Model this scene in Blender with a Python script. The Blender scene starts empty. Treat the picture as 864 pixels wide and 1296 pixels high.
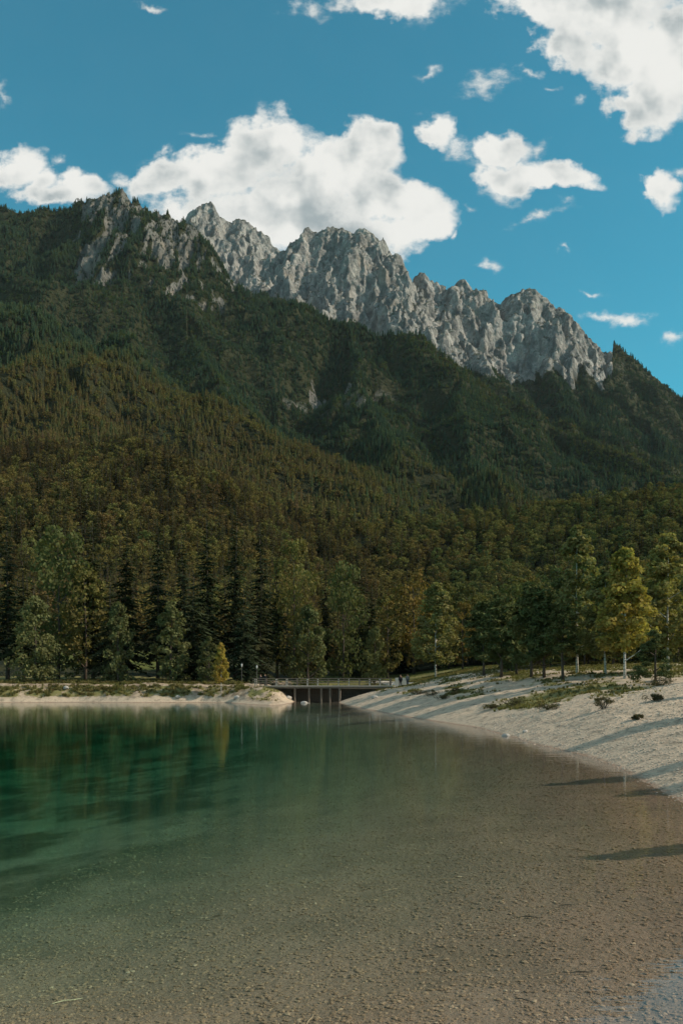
import bpy, bmesh, math, random
import numpy as np
from mathutils import Vector, Matrix
random.seed(7)
RS = np.random.RandomState(7)
S = bpy.context.scene
COL = S.collection
rad = math.radians

# ------------------------------------------------------------------ camera, sun, sky, exposure
F, CU, CV, CH = 1100.0, 432.0, 858.0, 3.5       # focal length in photo pixels, centre column, horizon row, eye height over the water
cam = bpy.data.cameras.new('camera')
camo = bpy.data.objects.new('camera', cam); COL.objects.link(camo)
camo.location = (0, 0, CH); camo.rotation_euler = (rad(90), 0, 0)
cam.sensor_fit = 'VERTICAL'; cam.sensor_height = 36.0; cam.lens = 36.0 * F / 1296.0
cam.shift_y = (CV - 648.0) / 1296.0
cam.clip_start = 0.1; cam.clip_end = 30000
S.camera = camo

SUN_EL, SUN_AZ = 32.0, 95.0                     # azimuth clockwise from +Y: the sun stands to the right, a little behind the viewer
sd_ = Vector((math.sin(rad(SUN_AZ)) * math.cos(rad(SUN_EL)), math.cos(rad(SUN_AZ)) * math.cos(rad(SUN_EL)), math.sin(rad(SUN_EL))))
sun = bpy.data.lights.new('sun', 'SUN'); suno = bpy.data.objects.new('sun', sun); COL.objects.link(suno)
sun.energy = 5.0; sun.angle = rad(0.5); sun.color = (1.0, 0.85, 0.66)
suno.rotation_euler = sd_.to_track_quat('Z', 'Y').to_euler()
suno.location = (60, -20, 80)

S.view_settings.view_transform = 'Standard'; S.view_settings.look = 'None'
S.view_settings.gamma = 1.0; S.view_settings.exposure = 0.0
S.cycles.max_bounces = 8; S.cycles.transparent_max_bounces = 8
S.cycles.diffuse_bounces = 2; S.cycles.glossy_bounces = 3
S.cycles.volume_bounces = 0

class NT:
    """small helper for node trees"""
    def __init__(self, tree): self.t = tree; self.n = tree.nodes; self.l = tree.links
    def new(self, kind, **kw):
        nd = self.n.new(kind)
        for k, v in kw.items():
            setattr(nd, k, v)
        return nd
    def put(self, sock, v):
        if isinstance(v, bpy.types.NodeSocket): self.l.new(v, sock)
        elif v is not None: sock.default_value = v
    def math(self, op, a, b=None, c=None, clamp=False):
        nd = self.new('ShaderNodeMath', operation=op, use_clamp=clamp)
        self.put(nd.inputs[0], a); self.put(nd.inputs[1], b); self.put(nd.inputs[2], c)
        return nd.outputs[0]
    def vmath(self, op, a, b=None, out=0):
        nd = self.new('ShaderNodeVectorMath', operation=op)
        self.put(nd.inputs[0], a); self.put(nd.inputs[1], b)
        return nd.outputs[out]
    def noise(self, vec, scale, detail=4, rough=0.55, out=0, lac=2.0, dist=0.0):
        nd = self.new('ShaderNodeTexNoise')
        if vec is not None: self.put(nd.inputs['Vector'], vec)
        nd.inputs['Scale'].default_value = scale; nd.inputs['Detail'].default_value = detail
        nd.inputs['Roughness'].default_value = rough; nd.inputs['Lacunarity'].default_value = lac
        nd.inputs['Distortion'].default_value = dist
        return nd.outputs[out]
    def mapr(self, v, a, b, c=0.0, d=1.0, smooth=True):
        nd = self.new('ShaderNodeMapRange', interpolation_type='SMOOTHSTEP' if smooth else 'LINEAR')
        self.put(nd.inputs[0], v); self.put(nd.inputs[1], a); self.put(nd.inputs[2], b)
        self.put(nd.inputs[3], c); self.put(nd.inputs[4], d)
        return nd.outputs[0]
    def mix(self, f, a, b, mode='MIX'):
        nd = self.new('ShaderNodeMix', data_type='RGBA', blend_type=mode)
        self.put(nd.inputs[0], f)
        for s, v in ((nd.inputs[6], a), (nd.inputs[7], b)):
            self.put(s, (*v, 1.0) if isinstance(v, tuple) and len(v) == 3 else v)
        return nd.outputs[2]
    def scale(self, vec, s):
        nd = self.new('ShaderNodeMapping'); self.put(nd.inputs[0], vec); nd.inputs['Scale'].default_value = s
        return nd.outputs[0]

world = bpy.data.worlds.new('World'); S.world = world; world.use_nodes = True
W = NT(world.node_tree); W.n.clear()
out = W.new('ShaderNodeOutputWorld'); bg = W.new('ShaderNodeBackground')
W.l.new(bg.outputs[0], out.inputs[0])
bg.inputs[1].default_value = 0.13
world.cycles.sampling_method = 'MANUAL'; world.cycles.sample_map_resolution = 256
sky = W.new('ShaderNodeTexSky', sky_type='NISHITA', sun_disc=False)
sky.sun_elevation = rad(SUN_EL); sky.sun_rotation = rad(SUN_AZ); sky.altitude = 800; sky.air_density = 1.0; sky.dust_density = 0.4
SKY_TINT = (0.20, 1.13, 1.03)
CLOUD_GAIN = 8.3
# clouds: (photo column, photo row, half width, half height, rotation deg) turned into directions; part of the sky
CLOUDS = [
 (18,218,40,34,0),(55,228,26,24,20,.15),(108,232,36,24,0),(70,250,60,16,0),(72,200,16,8,-30,.35),
 (215,212,48,22,-14,.22),(160,215,26,10,10,.38),(262,218,50,40,0),(310,205,54,52,0),(348,186,52,44,0),(402,216,56,36,0),(318,150,16,18,0,.12),(462,198,46,44,10),(352,262,150,52,0),(478,255,56,34,20),
 (512,262,56,28,10),(535,290,30,32,25),(470,170,32,20,0),(300,285,120,40,0),(240,167,26,6,-14,.33),(208,188,24,6,-20,.33),(430,300,90,34,10),(505,305,30,30,0,.1),(585,264,18,6,0,.4),
 (505,5,62,20,10),(385,8,24,14,0,.2),(440,0,60,8,0),(560,14,34,18,-10,.18),
 (760,10,110,46,0),(800,70,70,50,0),(835,120,46,42,0),(806,142,36,24,0),(720,50,52,34,35),(860,60,60,70,0),(690,15,44,26,30,.1),
 (612,102,26,15,-8,.16),(660,90,16,5,0,.42),(695,108,14,5,10,.48),(735,128,16,8,-10,.45),
 (560,162,24,34,-35,.05),(545,148,15,14,0,.1),(585,188,26,18,20,.05),(640,182,44,20,5,.08),(650,215,52,22,0),(705,220,46,15,5),(632,235,26,13,10,.1),(685,190,14,16,0,.3),
 (820,232,26,26,20,.08),(855,216,22,8,0,.25),(685,270,40,7,-10,.36),(720,256,14,7,0,.4),(721,321,9,4,0,.42),(630,331,14,6,0,.2),(768,405,34,7,0,.14),(790,408,15,7,20,.1),(845,429,18,8,0,.12),
 (2,118,9,16,0,.38),(183,2,20,4,0,.3),(535,85,18,6,-15,.46),(570,300,5,14,0,.45),(745,372,12,4,0,.5),
]
grp = bpy.data.node_groups.new('cloud_density', 'ShaderNodeTree')
grp.interface.new_socket('P', in_out='INPUT', socket_type='NodeSocketVector')
grp.interface.new_socket('D', in_out='INPUT', socket_type='NodeSocketVector')
grp.interface.new_socket('Value', in_out='OUTPUT', socket_type='NodeSocketFloat')
G = NT(grp)
gi = G.new('NodeGroupInput'); go = G.new('NodeGroupOutput')
warp = G.noise(gi.outputs[0], 7.0, 3, 0.55, out=1)
wv = G.vmath('MULTIPLY', G.vmath('SUBTRACT', warp, (0.5, 0.5, 0.5)), (0.10, 0.07, 0.0))
warp2 = G.noise(gi.outputs[0], 26.0, 4, 0.6, out=1)
wv2 = G.vmath('MULTIPLY', G.vmath('SUBTRACT', warp2, (0.5, 0.5, 0.5)), (0.045, 0.035, 0.0))
pw = G.vmath('ADD', G.vmath('ADD', gi.outputs[0], wv), wv2)
def chain(blobs, start, k):
    best = start
    for (u, v, a, b, r, *th) in blobs:
        mp = G.new('ShaderNodeMapping', vector_type='TEXTURE')
        if best is None: G.l.new(pw, mp.inputs[0])
        else:                                   # strung one after the other, which keeps the shader's stack small
            ma = G.new('ShaderNodeVectorMath', operation='MULTIPLY_ADD')
            G.l.new(best, ma.inputs[0]); ma.inputs[1].default_value = (1e-9, 1e-9, 0); G.l.new(pw, ma.inputs[2]); G.l.new(ma.outputs[0], mp.inputs[0])
        mp.inputs['Location'].default_value = ((u - CU) / F, (CV - v) / F, 0)
        mp.inputs['Rotation'].default_value = (0, 0, rad(-r))
        mp.inputs['Scale'].default_value = (a / F * k, b / F * k, 1)
        ln = G.vmath('LENGTH', mp.outputs[0], out=1)
        if th: ln = G.math('ADD', ln, th[0] * 0.6)
        best = ln if best is start and start is None else G.math('SMOOTH_MIN' if start is None else 'MINIMUM', best if best is not start or start is None else G.math('ADD', G.math('MULTIPLY', start, 1e-9), 9.0), ln, 0.22)
    return best
HEAP = [c for c in CLOUDS if c[2] * c[3] > 620]; WISP = [c for c in CLOUDS if c[2] * c[3] <= 620]
best = chain(HEAP, None, 1.06)
best2 = chain(WISP, best, 1.75)
fb = G.noise(gi.outputs[0], 13.0, 7, 0.60)
fine = G.noise(G.scale(gi.outputs[0], (1.0, 1.5, 1.0)), 50.0, 5, 0.62)
val = G.math('MULTIPLY', G.math('MINIMUM', G.math('SUBTRACT', 1.0, best), 0.8), 1.5)
val = G.math('ADD', val, G.math('MULTIPLY', G.math('SUBTRACT', fb, 0.5), 2.3))
val = G.math('ADD', val, G.math('MULTIPLY', G.math('SUBTRACT', fine, 0.5), 0.9))
val2 = G.math('ADD', G.math('SUBTRACT', 0.92, best2), G.math('ADD', G.math('MULTIPLY', G.math('SUBTRACT', fb, 0.5), 1.3), G.math('MULTIPLY', G.math('SUBTRACT', fine, 0.5), 1.6)))
val2 = G.math('SUBTRACT', G.math('MULTIPLY', G.mapr(val2, 0.0, 1.15), 0.55), 0.12)
val = G.math('MAXIMUM', val, val2)
# beyond the frame noise clouds go on, cover added to whiten ambient light
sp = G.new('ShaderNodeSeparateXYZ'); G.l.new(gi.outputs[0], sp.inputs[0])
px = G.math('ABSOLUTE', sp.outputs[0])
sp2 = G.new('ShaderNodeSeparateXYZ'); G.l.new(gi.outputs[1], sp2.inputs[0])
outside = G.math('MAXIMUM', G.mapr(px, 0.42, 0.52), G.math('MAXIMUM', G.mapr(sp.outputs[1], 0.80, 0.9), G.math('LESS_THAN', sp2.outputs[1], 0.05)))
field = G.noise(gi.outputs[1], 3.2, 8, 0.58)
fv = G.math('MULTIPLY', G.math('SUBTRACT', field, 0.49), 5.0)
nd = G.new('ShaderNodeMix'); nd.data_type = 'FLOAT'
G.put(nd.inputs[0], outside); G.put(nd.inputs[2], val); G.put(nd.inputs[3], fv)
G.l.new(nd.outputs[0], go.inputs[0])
tc = W.new('ShaderNodeTexCoord')
d = tc.outputs['Generated']
sx = W.new('ShaderNodeSeparateXYZ'); W.l.new(d, sx.inputs[0])
dy = W.math('MAXIMUM', sx.outputs[1], 0.05)
cb = W.new('ShaderNodeCombineXYZ')
W.l.new(W.math('DIVIDE', sx.outputs[0], dy), cb.inputs[0]); W.l.new(W.math('DIVIDE', sx.outputs[2], dy), cb.inputs[1])
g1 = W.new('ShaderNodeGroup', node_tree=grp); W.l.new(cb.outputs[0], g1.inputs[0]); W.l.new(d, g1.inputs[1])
n1_ = W.noise(cb.outputs[0], 11.0, 4, 0.5); n2_ = W.noise(W.vmath('ADD', cb.outputs[0], (0.020, 0.026, 0.0)), 11.0, 4, 0.5)
dn = W.math('MULTIPLY', W.math('SUBTRACT', n1_, n2_), 3.6)
broad = W.noise(cb.outputs[0], 5.0, 3, 0.5)
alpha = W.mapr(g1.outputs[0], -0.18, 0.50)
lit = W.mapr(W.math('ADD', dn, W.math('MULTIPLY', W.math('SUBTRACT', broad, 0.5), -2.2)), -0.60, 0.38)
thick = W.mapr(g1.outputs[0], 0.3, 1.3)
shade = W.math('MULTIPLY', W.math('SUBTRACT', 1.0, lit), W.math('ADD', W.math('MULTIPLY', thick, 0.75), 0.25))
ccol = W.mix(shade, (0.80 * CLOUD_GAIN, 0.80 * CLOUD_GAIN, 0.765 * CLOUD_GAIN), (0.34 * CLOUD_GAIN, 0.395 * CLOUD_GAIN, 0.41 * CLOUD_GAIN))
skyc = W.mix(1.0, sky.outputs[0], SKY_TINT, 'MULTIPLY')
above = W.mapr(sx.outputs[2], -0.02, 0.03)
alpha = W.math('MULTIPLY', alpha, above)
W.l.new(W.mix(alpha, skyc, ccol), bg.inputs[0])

# ------------------------------------------------------------------ noise in numpy
def _hash(ix, iy, seed):
    h = (ix.astype(np.int64) * 374761393 + iy.astype(np.int64) * 668265263 + seed * 974711) & 0xffffffff
    h = ((h ^ (h >> 13)) * 1274126177) & 0xffffffff
    return ((h ^ (h >> 16)) & 0xffff) / 65535.0 * 2 * np.pi
def perlin(x, y, seed=0):
    ix = np.floor(x).astype(np.int64); iy = np.floor(y).astype(np.int64)
    fx = x - ix; fy = y - iy
    def g(a, b):
        an = _hash(ix + a, iy + b, seed); return np.cos(an) * (fx - a) + np.sin(an) * (fy - b)
    sx = fx * fx * fx * (fx * (fx * 6 - 15) + 10); sy = fy * fy * fy * (fy * (fy * 6 - 15) + 10)
    a = g(0, 0) * (1 - sx) + g(1, 0) * sx; b = g(0, 1) * (1 - sx) + g(1, 1) * sx
    return (a * (1 - sy) + b * sy) * 1.5
def fbm(x, y, octs=4, seed=0, gain=0.5):
    s = 0; a = 1.0; n = 0
    for o in range(octs):
        s = s + a * perlin(x * 2 ** o + 17.3 * o, y * 2 ** o - 9.1 * o, seed + o); n += a; a *= gain
    return s / n
def ridged(x, y, octs=4, seed=0, gain=0.55):
    s = 0; a = 1.0; n = 0
    for o in range(octs):
        r = 1 - np.abs(perlin(x * 2 ** o + 7.7 * o, y * 2 ** o + 3.1 * o, seed + o)) * 2
        s = s + a * r; n += a; a *= gain
    return s / n
def sstep(a, b, x):
    t = np.clip((x - a) / (b - a), 0, 1); return t * t * (3 - 2 * t)

# ------------------------------------------------------------------ the lay of the land
LAKE = [(-110,122),(-80,123),(-49,124),(-38,125.5),(-30,124),(-20,124.6),(-15.5,122.5),(-12.5,116),(-9.2,111),(-7.6,113),(-7.0,119),(-6.8,146),(-0.3,146),
        (-0.2,121),(1.2,108),(2.6,98.5),(4.6,86),(6.4,75.5),(8.3,67),(9.6,61),(10.0,53),(10.3,45),(11.1,38),(10.3,29.6),(9.7,24.7),(8.5,17),(6.5,10),(3,5.2),(-1,3.4),(-6,-1),(-12,-10),(-24,-26),(-60,-34),(-100,-10),(-118,60)]
def lake_sd(X, Y):
    """signed distance to the shoreline, positive on land"""
    d = np.full(X.shape, 1e9); ins = np.zeros(X.shape, bool)
    n = len(LAKE)
    for i in range(n):
        ax, ay = LAKE[i]; bx, by = LAKE[(i + 1) % n]
        ex, ey = bx - ax, by - ay
        t = np.clip(((X - ax) * ex + (Y - ay) * ey) / (ex * ex + ey * ey), 0, 1)
        d = np.minimum(d, np.hypot(X - ax - t * ex, Y - ay - t * ey))
        if by != ay:
            c = ((ay > Y) != (by > Y)) & (X < (bx - ax) * (Y - ay) / (by - ay) + ax)
            ins ^= c
    return np.where(ins, -d, d)

def near_h(X, Y, detail=True):
    sd = lake_sd(X, Y)
    if detail:
        sd = sd + fbm(X / 6.0, Y / 6.0, 3, 5) * 1.0 * sstep(0, 8, np.abs(sd) + 1.5)
    lft = sstep(-5, -9, X)                               # how much this is the left, steeper bank
    far = sstep(90, 120, Y)
    lf = lft * far
    amp = 3.6 * (1 - lf) + 2.35 * lf; k = 10.5 * (1 - lf) + 2.6 * lf
    amp = amp * (1 - 0.70 * sstep(123.5, 119.5, Y) * sstep(-20, -14, X) * sstep(-2, -6, X) * far)
    land = amp * (1 - np.exp(-np.maximum(sd, 0) / k)) + 0.02 * np.maximum(sd, 0)
    land = land + 0.020 * np.clip(Y - 60, 0, 80) * sstep(8, 26, X)
    land = land + 0.11 * np.clip(Y - 152, 0, 400) * sstep(-6, -20, X) + 0.02 * np.clip(Y - 160, 0, 400)
    # right of the viewer the ground the camera stands on stays low
    land = land * (1 - 0.45 * sstep(14, 2, Y) * sstep(25, 5, np.abs(X)))
    land = np.minimum(land, 60)
    dpt = -np.minimum(sd, 0)
    bed = -4.6 * (1 - np.exp(-(0.070 * dpt + 0.0050 * dpt ** 2) / 4.6))
    z = np.where(sd > 0, land, bed)
    if detail:
        z = z + fbm(X / 2.3, Y / 2.3, 4, 11) * 0.11 * sstep(0.0, 3.0, np.abs(sd)) + fbm(X / 9, Y / 9, 2, 21) * 0.22 * sstep(1, 6, sd)
        rut = ridged((X * 0.45 + Y * 0.9) / 2.2, (X * 0.9 - Y * 0.45) / 9.0, 3, 141) - 0.45
        z = z + rut * 0.24 * sstep(0.8, 3.5, sd) * (1 - lf) + fbm(X / 0.9, Y / 0.9, 3, 143) * 0.05 * sstep(0, 0.8, sd)
        # terraces of gravel on the far left bank
        z = z + lf * sstep(0.2, 2, sd) * (ridged(X / 3.0, Y / 1.7, 3, 31) - 0.35) * 0.5
    return z, sd

def P(u, v, Y):
    return ((u - CU) / F * Y, Y, CH - (v - CV) / F * Y)
RIDGES = {
 'far_peak': (1.15, [(150,330,3500),(215,300,3400),(238,275,3400),(250,260,3400),(262,254,3390),(268,254,3390),(276,263,3380),(286,268,3380),(296,271,3370),(306,274,3370),(312,277,3360),(330,292,3340),(343,301,3330),(354,314,3320),(360,330,3300),(372,360,3250)]),
 'main_peak': (1.05, [(330,372,3000),(346,352,2960),(358,332,2930),(368,318,2900),(377,301,2890),(386,288,2880),(393,283,2880),(405,284,2870),(413,281,2860),(425,278,2860),(434,281,2850),(440,290,2850),(447,293,2840),(454,289,2830),(461,288,2830),(468,298,2820),(476,308,2810),(483,315,2800),(490,321,2800),(498,328,2790),(508,334,2790),(514,345,2780),(524,341,2780),(536,341,2770),(546,349,2760),(556,355,2760),(566,362,2750),(575,363,2740),(579,351,2740),(586,350,2740),(591,360,2735),(604,367,2730),(618,374,2720),(630,383,2700),(640,382,2700),(646,371,2690),(654,365,2690),(668,364,2680),(676,372,2670),(685,373,2660),(692,380,2660),(706,390,2650),(716,397,2640),(727,400,2630),(738,409,2620),(746,419,2610),(755,426,2600),(763,436,2590),(770,447,2590),(776,457,2580),(800,465,2560),(830,479,2540),(864,497,2500),(930,530,2450),(1050,590,2350),(1200,640,2300)]),
 'left_crag': (1.0, [(-420,330,2500),(-250,300,2400),(-120,268,2300),(-40,256,2250),(0,254,2230),(25,253,2220),(45,257,2210),(58,247,2200),(72,249,2200),(90,252,2190),(104,245,2180),(122,239,2170),(138,236,2160),(152,233,2160),(165,237,2150),(178,245,2140),(190,249,2130),(206,254,2120),(214,260,2110),(226,264,2100),(236,271,2090),(243,280,2080),(252,292,2060),(264,304,2040),(275,318,2020),(290,334,2000),(302,348,1980),(320,362,1960)]),
 'green_ridge': (0.82, [(300,345,1990),(320,362,1960),(350,374,1940),(380,384,1920),(410,391,1890),(440,397,1860),(470,403,1830),(500,412,1800),(530,424,1770),(560,438,1740),(590,456,1700),(615,474,1670),(640,493,1640),(670,511,1600),(700,528,1560),(730,543,1500),(760,556,1440),(800,572,1360),(864,592,1260),(960,610,1180),(1150,640,1100)]),
 'crag_spur': (0.8, [(120,250,2150),(120,300,2000),(112,340,1860),(100,380,1700),(95,400,1500),(110,420,1250)]),
 'crag_spur_right': (0.85, [(236,271,2090),(225,330,1950),(225,375,1800),(245,420,1600),(265,455,1350),(290,490,1150)]),
 'green_spur': (0.8, [(440,397,1860),(455,430,1700),(452,470,1500),(470,520,1250),(510,570,1000)]),
 'green_spur_right': (0.8, [(590,456,1700),(580,500,1450),(600,560,1150),(640,600,900)]),
 'right_flank_spur': (0.85, [(700,385,2660),(690,440,2400),(715,500,2050),(760,530,1800)]),
 'right_flank': (0.85, [(830,479,2540),(815,520,2250),(850,560,1900)]),
 'main_spur': (1.0, [(425,278,2860),(432,330,2700),(440,370,2500),(450,395,2300)]),
 'main_spur_right': (1.0, [(540,341,2770),(560,390,2600),(590,430,2400),(620,460,2200)]),
 'far_spur': (1.1, [(312,277,3360),(320,310,3200),(322,345,3000)]),
 'front_hill': (0.62, [(-500,330,1500),(-300,350,1400),(-100,355,1300),(0,372,1220),(40,385,1150),(85,405,1060),(130,440,980),(170,463,930),(220,482,900),(270,500,870),(310,528,820),(330,545,800),(380,572,760),(420,590,730),(460,607,700),(500,622,670),(540,640,620),(580,665,560)]),
 'front_spur': (0.6, [(40,385,1150),(60,450,900),(120,510,700),(180,560,560)]),
 'front_spur_left': (0.6, [(-100,400,1000),(-60,480,760),(-20,550,600)]),
 'foot_hill': (0.55, [(430,660,560),(500,648,580),(560,640,590),(610,630,600),(650,626,600),(700,620,590),(750,616,580),(800,612,570),(864,608,560),(1000,600,540),(1200,600,520)]),
}
def ridge_h(X, Y, names=None):
    Z = np.full(X.shape, -1e3); who = np.zeros(X.shape, np.int32); D = np.zeros(X.shape)
    for k, (name, (sl, pts)) in enumerate(RIDGES.items()):
        q = [P(*p) for p in pts]
        zz = np.full(X.shape, -1e3); dz = np.zeros(X.shape)
        for a, b in zip(q[:-1], q[1:]):
            ex, ey = b[0] - a[0], b[1] - a[1]; L2 = ex * ex + ey * ey
            t = np.clip(((X - a[0]) * ex + (Y - a[1]) * ey) / L2, 0, 1)
            dd = np.hypot(X - a[0] - t * ex, Y - a[1] - t * ey)
            w = a[2] + t * (b[2] - a[2]) - sl * dd
            dz = np.where(w > zz, dd, dz); zz = np.maximum(zz, w)
        m = zz > Z; who[m] = k; D = np.where(m, dz, D); Z = np.maximum(Z, zz)
    return Z, who, D
TREE_LIFT = 14.0      # ridge rows above were read at the tree tops
def rock_line(u):
    """row of the photo below which forest takes over from bare rock, by column"""
    return np.interp(u, [-50, 235, 250, 300, 340, 380, 430, 480, 520, 560, 590, 615, 640, 680, 720, 773, 790, 2000],
                     [-50, 275, 330, 372, 375, 380, 394, 408, 424, 445, 466, 474, 462, 458, 462, 458, 300, 200])
def land(X, Y):
    """height of the whole country beyond the meadow, and how rocky it is"""
    zn, sd = near_h(X, Y, False)
    zr, who, dr = ridge_h(X, Y)
    off = 0.34 + 0.66 * sstep(5, 130, dr)                 # crests keep the outline they were measured with
    u = CU + F * X / Y
    v = CV - F * (zr - CH) / Y
    rock = sstep(-8, 10, rock_line(u) - v + 12 * fbm(X / 90, Y / 90, 3, 3) + 34 * fbm(X / 45, Y / 130, 3, 7) * sstep(560, 640, u)) * sstep(2050, 2250, Y)
    # broken cliffs on the left crag and in gullies of the green ridge
    n1 = fbm(X / 26.0, Y / 90.0, 3, 41) * 0.8 + fbm(X / 120.0, Y / 160.0, 2, 45) * 0.5
    crag = sstep(-0.19, 0.07, n1) * sstep(75, 110, u) * sstep(335, 300, u) * sstep(392, 345, v) * sstep(1700, 1800, Y)
    scar = sstep(0.10, 0.2, fbm(X / 40.0, Y / 110.0, 3, 43)) * np.exp(-((u - 425) / 70) ** 2 - ((v - 485) / 28) ** 2)* sstep(1000, 1200, Y)
    scar2 = sstep(0.08, 0.2, fbm(X / 40.0, Y / 90.0, 3, 47)) * sstep(600, 640, u) * sstep(540, 500, v) * sstep(1850, 2000, Y) * 0.34
    full = np.clip(rock, 0, 1)
    rk = np.clip(np.maximum(np.maximum(full, crag), np.maximum(scar * 1.6, scar2)), 0, 1)
    big = sstep(250, 1000, Y)
    gl = ridged(X / 210.0, Y / 330.0, 4, 61) - 0.45
    diag = ridged((X + 0.55 * Y) / 300.0, (Y - 0.4 * X) / 620.0, 3, 63, 0.5) - 0.62
    z = zr + off * big * (gl * 48 + diag * 88) * (1 - 0.6 * full) + fbm(X / 70, Y / 70, 3, 71) * 12 * big
    wx = fbm(X / 120, Y / 120, 2, 85) * 40
    z = z + full * off * ((ridged((X + wx) / 170.0, Y / 520.0, 2, 81, 0.5) - 0.70) * 80 + (ridged((X + wx) / 60.0, Y / 190.0, 3, 83, 0.5) - 0.62) * 46 + (ridged(X / 22.0, Y / 60.0, 3, 91, 0.55) - 0.5) * 17 + fbm(X / 7.0, Y / 14.0, 2, 95) * 3)
    z = z + 0.8 * crag * (1 - full) * (0.4 + 0.6 * off) * ((ridged(X / 45.0, Y / 120.0, 3, 87, 0.6) - 0.75) * 44 + (ridged(X / 16.0, Y / 40.0, 2, 91, 0.6) - 0.6) * 16)
    z = z - TREE_LIFT * (1 - full) * sstep(300, 700, Y)
    # soft union with the valley floor
    kk = 6.0
    z = np.maximum(zn, z) + kk * 0.25 * np.clip(1 - np.abs(zn - z) / kk, 0, 1) ** 2 * 1.0
    return z, rk, full, u

def grid_mesh(name, X, Y, Z, attrs=None):
    nr, nc = X.shape
    me = bpy.data.meshes.new(name)
    co = np.stack([X, Y, Z], -1).reshape(-1, 3).astype(np.float32)
    i = (np.arange(nr - 1)[:, None] * nc + np.arange(nc - 1)[None, :]).ravel()
    f = np.stack([i, i + 1, i + nc + 1, i + nc], -1).astype(np.int32)
    me.vertices.add(len(co)); me.vertices.foreach_set('co', co.ravel())
    me.loops.add(f.size); me.loops.foreach_set('vertex_index', f.ravel())
    me.polygons.add(len(f)); me.polygons.foreach_set('loop_start', np.arange(0, f.size, 4, dtype=np.int32))
    me.polygons.foreach_set('use_smooth', np.ones(len(f), bool))
    for k, a in (attrs or {}).items():
        at = me.attributes.new(k, 'FLOAT', 'POINT'); at.data.foreach_set('value', a.ravel().astype(np.float32))
    me.update(calc_edges=True)
    return me
def link(name, me, mat=None, parent=None, loc=None):
    o = bpy.data.objects.new(name, me); COL.objects.link(o)
    if mat is not None and me is not None and len(me.materials) == 0:
        for m in (mat if isinstance(mat, (list, tuple)) else [mat]): me.materials.append(m)
    if parent is not None: o.parent = parent
    if loc is not None: o.location = loc
    return o
def tag(o, label=None, cat=None, group=None, kind=None):
    if label: o['label'] = label
    if cat: o['category'] = cat
    if group: o['group'] = group
    if kind: o['kind'] = kind
    return o

# ------------------------------------------------------------------ materials
def material(name):
    m = bpy.data.materials.new(name); m.use_nodes = True
    N = NT(m.node_tree); N.n.clear()
    o = N.new('ShaderNodeOutputMaterial')
    return m, N, o
def principled(N, o, col, rough=0.9, bump=None, spec=0.3, strength=0.5, dist=0.1):
    b = N.new('ShaderNodeBsdfPrincipled')
    N.put(b.inputs['Base Color'], (*col, 1.0) if isinstance(col, tuple) and len(col) == 3 else col)
    N.put(b.inputs['Roughness'], rough); b.inputs['Specular IOR Level'].default_value = spec
    if bump is not None:
        bp = N.new('ShaderNodeBump'); bp.inputs['Strength'].default_value = strength; bp.inputs['Distance'].default_value = dist
        N.put(bp.inputs['Height'], bump); N.l.new(bp.outputs[0], b.inputs['Normal'])
    N.l.new(b.outputs[0], o.inputs[0]); return b
def attr(N, name, inst=False, out='Fac'):
    a = N.new('ShaderNodeAttribute', attribute_name=name)
    if inst: a.attribute_type = 'INSTANCER'
    return a.outputs[out]
def simple(name, col, rough=0.8, var=0.25, scale=6.0, spec=0.3, bump=0.0):
    m, N, o = material(name)
    g = N.new('ShaderNodeNewGeometry'); t = N.new('ShaderNodeTexCoord')
    n = N.noise(t.outputs['Object'], scale, 5, 0.6)
    c = N.mix(n, tuple(c * (1 - var) for c in col), tuple(min(1, c * (1 + var)) for c in col))
    principled(N, o, c, rough, n if bump else None, spec, bump, 0.03)
    return m

def foliage(name, cols, trans=0.25, inst=False, clump=1.0, rough=0.7):
    """leaf material: colours vary from tree to tree and from clump to clump"""
    m, N, o = material(name)
    oi = N.new('ShaderNodeObjectInfo'); t = N.new('ShaderNodeTexCoord')
    r = oi.outputs['Random']
    if inst:
        r = attr(N, 'tint', True)
    ramp = N.new('ShaderNodeValToRGB'); N.put(ramp.inputs[0], r)
    e = ramp.color_ramp.elements
    for i, c in enumerate(cols):
        p = i / max(1, len(cols) - 1)
        el = e[i] if i < 2 else e.new(p)
        el.position = p; el.color = (*c, 1)
    vec = N.vmath('ADD', t.outputs['Object'], oi.outputs['Location'])
    n = N.noise(vec, 0.9 * clump, 4, 0.65)
    k = N.mapr(n, 0.3, 0.72, 0.68, 1.34)
    n2 = N.noise(vec, 0.35 * clump, 2, 0.5)
    c = N.mix(1.0, ramp.outputs[0], k, 'MULTIPLY')
    hs = N.new('ShaderNodeHueSaturation'); N.put(hs.inputs['Hue'], N.mapr(n2, 0.3, 0.7, 0.485, 0.515)); N.put(hs.inputs['Color'], c)
    c = hs.outputs[0]
    df = N.new('ShaderNodeBsdfDiffuse'); tr = N.new('ShaderNodeBsdfTranslucent'); mx = N.new('ShaderNodeMixShader')
    N.l.new(c, df.inputs[0]); N.l.new(N.mix(1.0, c, (1.15, 1.2, 0.6), 'MULTIPLY'), tr.inputs[0])
    mx.inputs[0].default_value = trans
    N.l.new(df.outputs[0], mx.inputs[1]); N.l.new(tr.outputs[0], mx.inputs[2]); N.l.new(mx.outputs[0], o.inputs[0])
    return m
M = {}
SPR = [(0.032, 0.043, 0.022), (0.046, 0.053, 0.024), (0.036, 0.050, 0.029), (0.059, 0.057, 0.026)]
BRD = [(0.094, 0.106, 0.045), (0.125, 0.132, 0.051), (0.144, 0.125, 0.045), (0.087, 0.106, 0.047), (0.169, 0.123, 0.042)]
M['spruce'] = foliage('spruce_needles', SPR, 0.12)
M['broad'] = foliage('broadleaf_leaves', BRD, 0.3)
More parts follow.
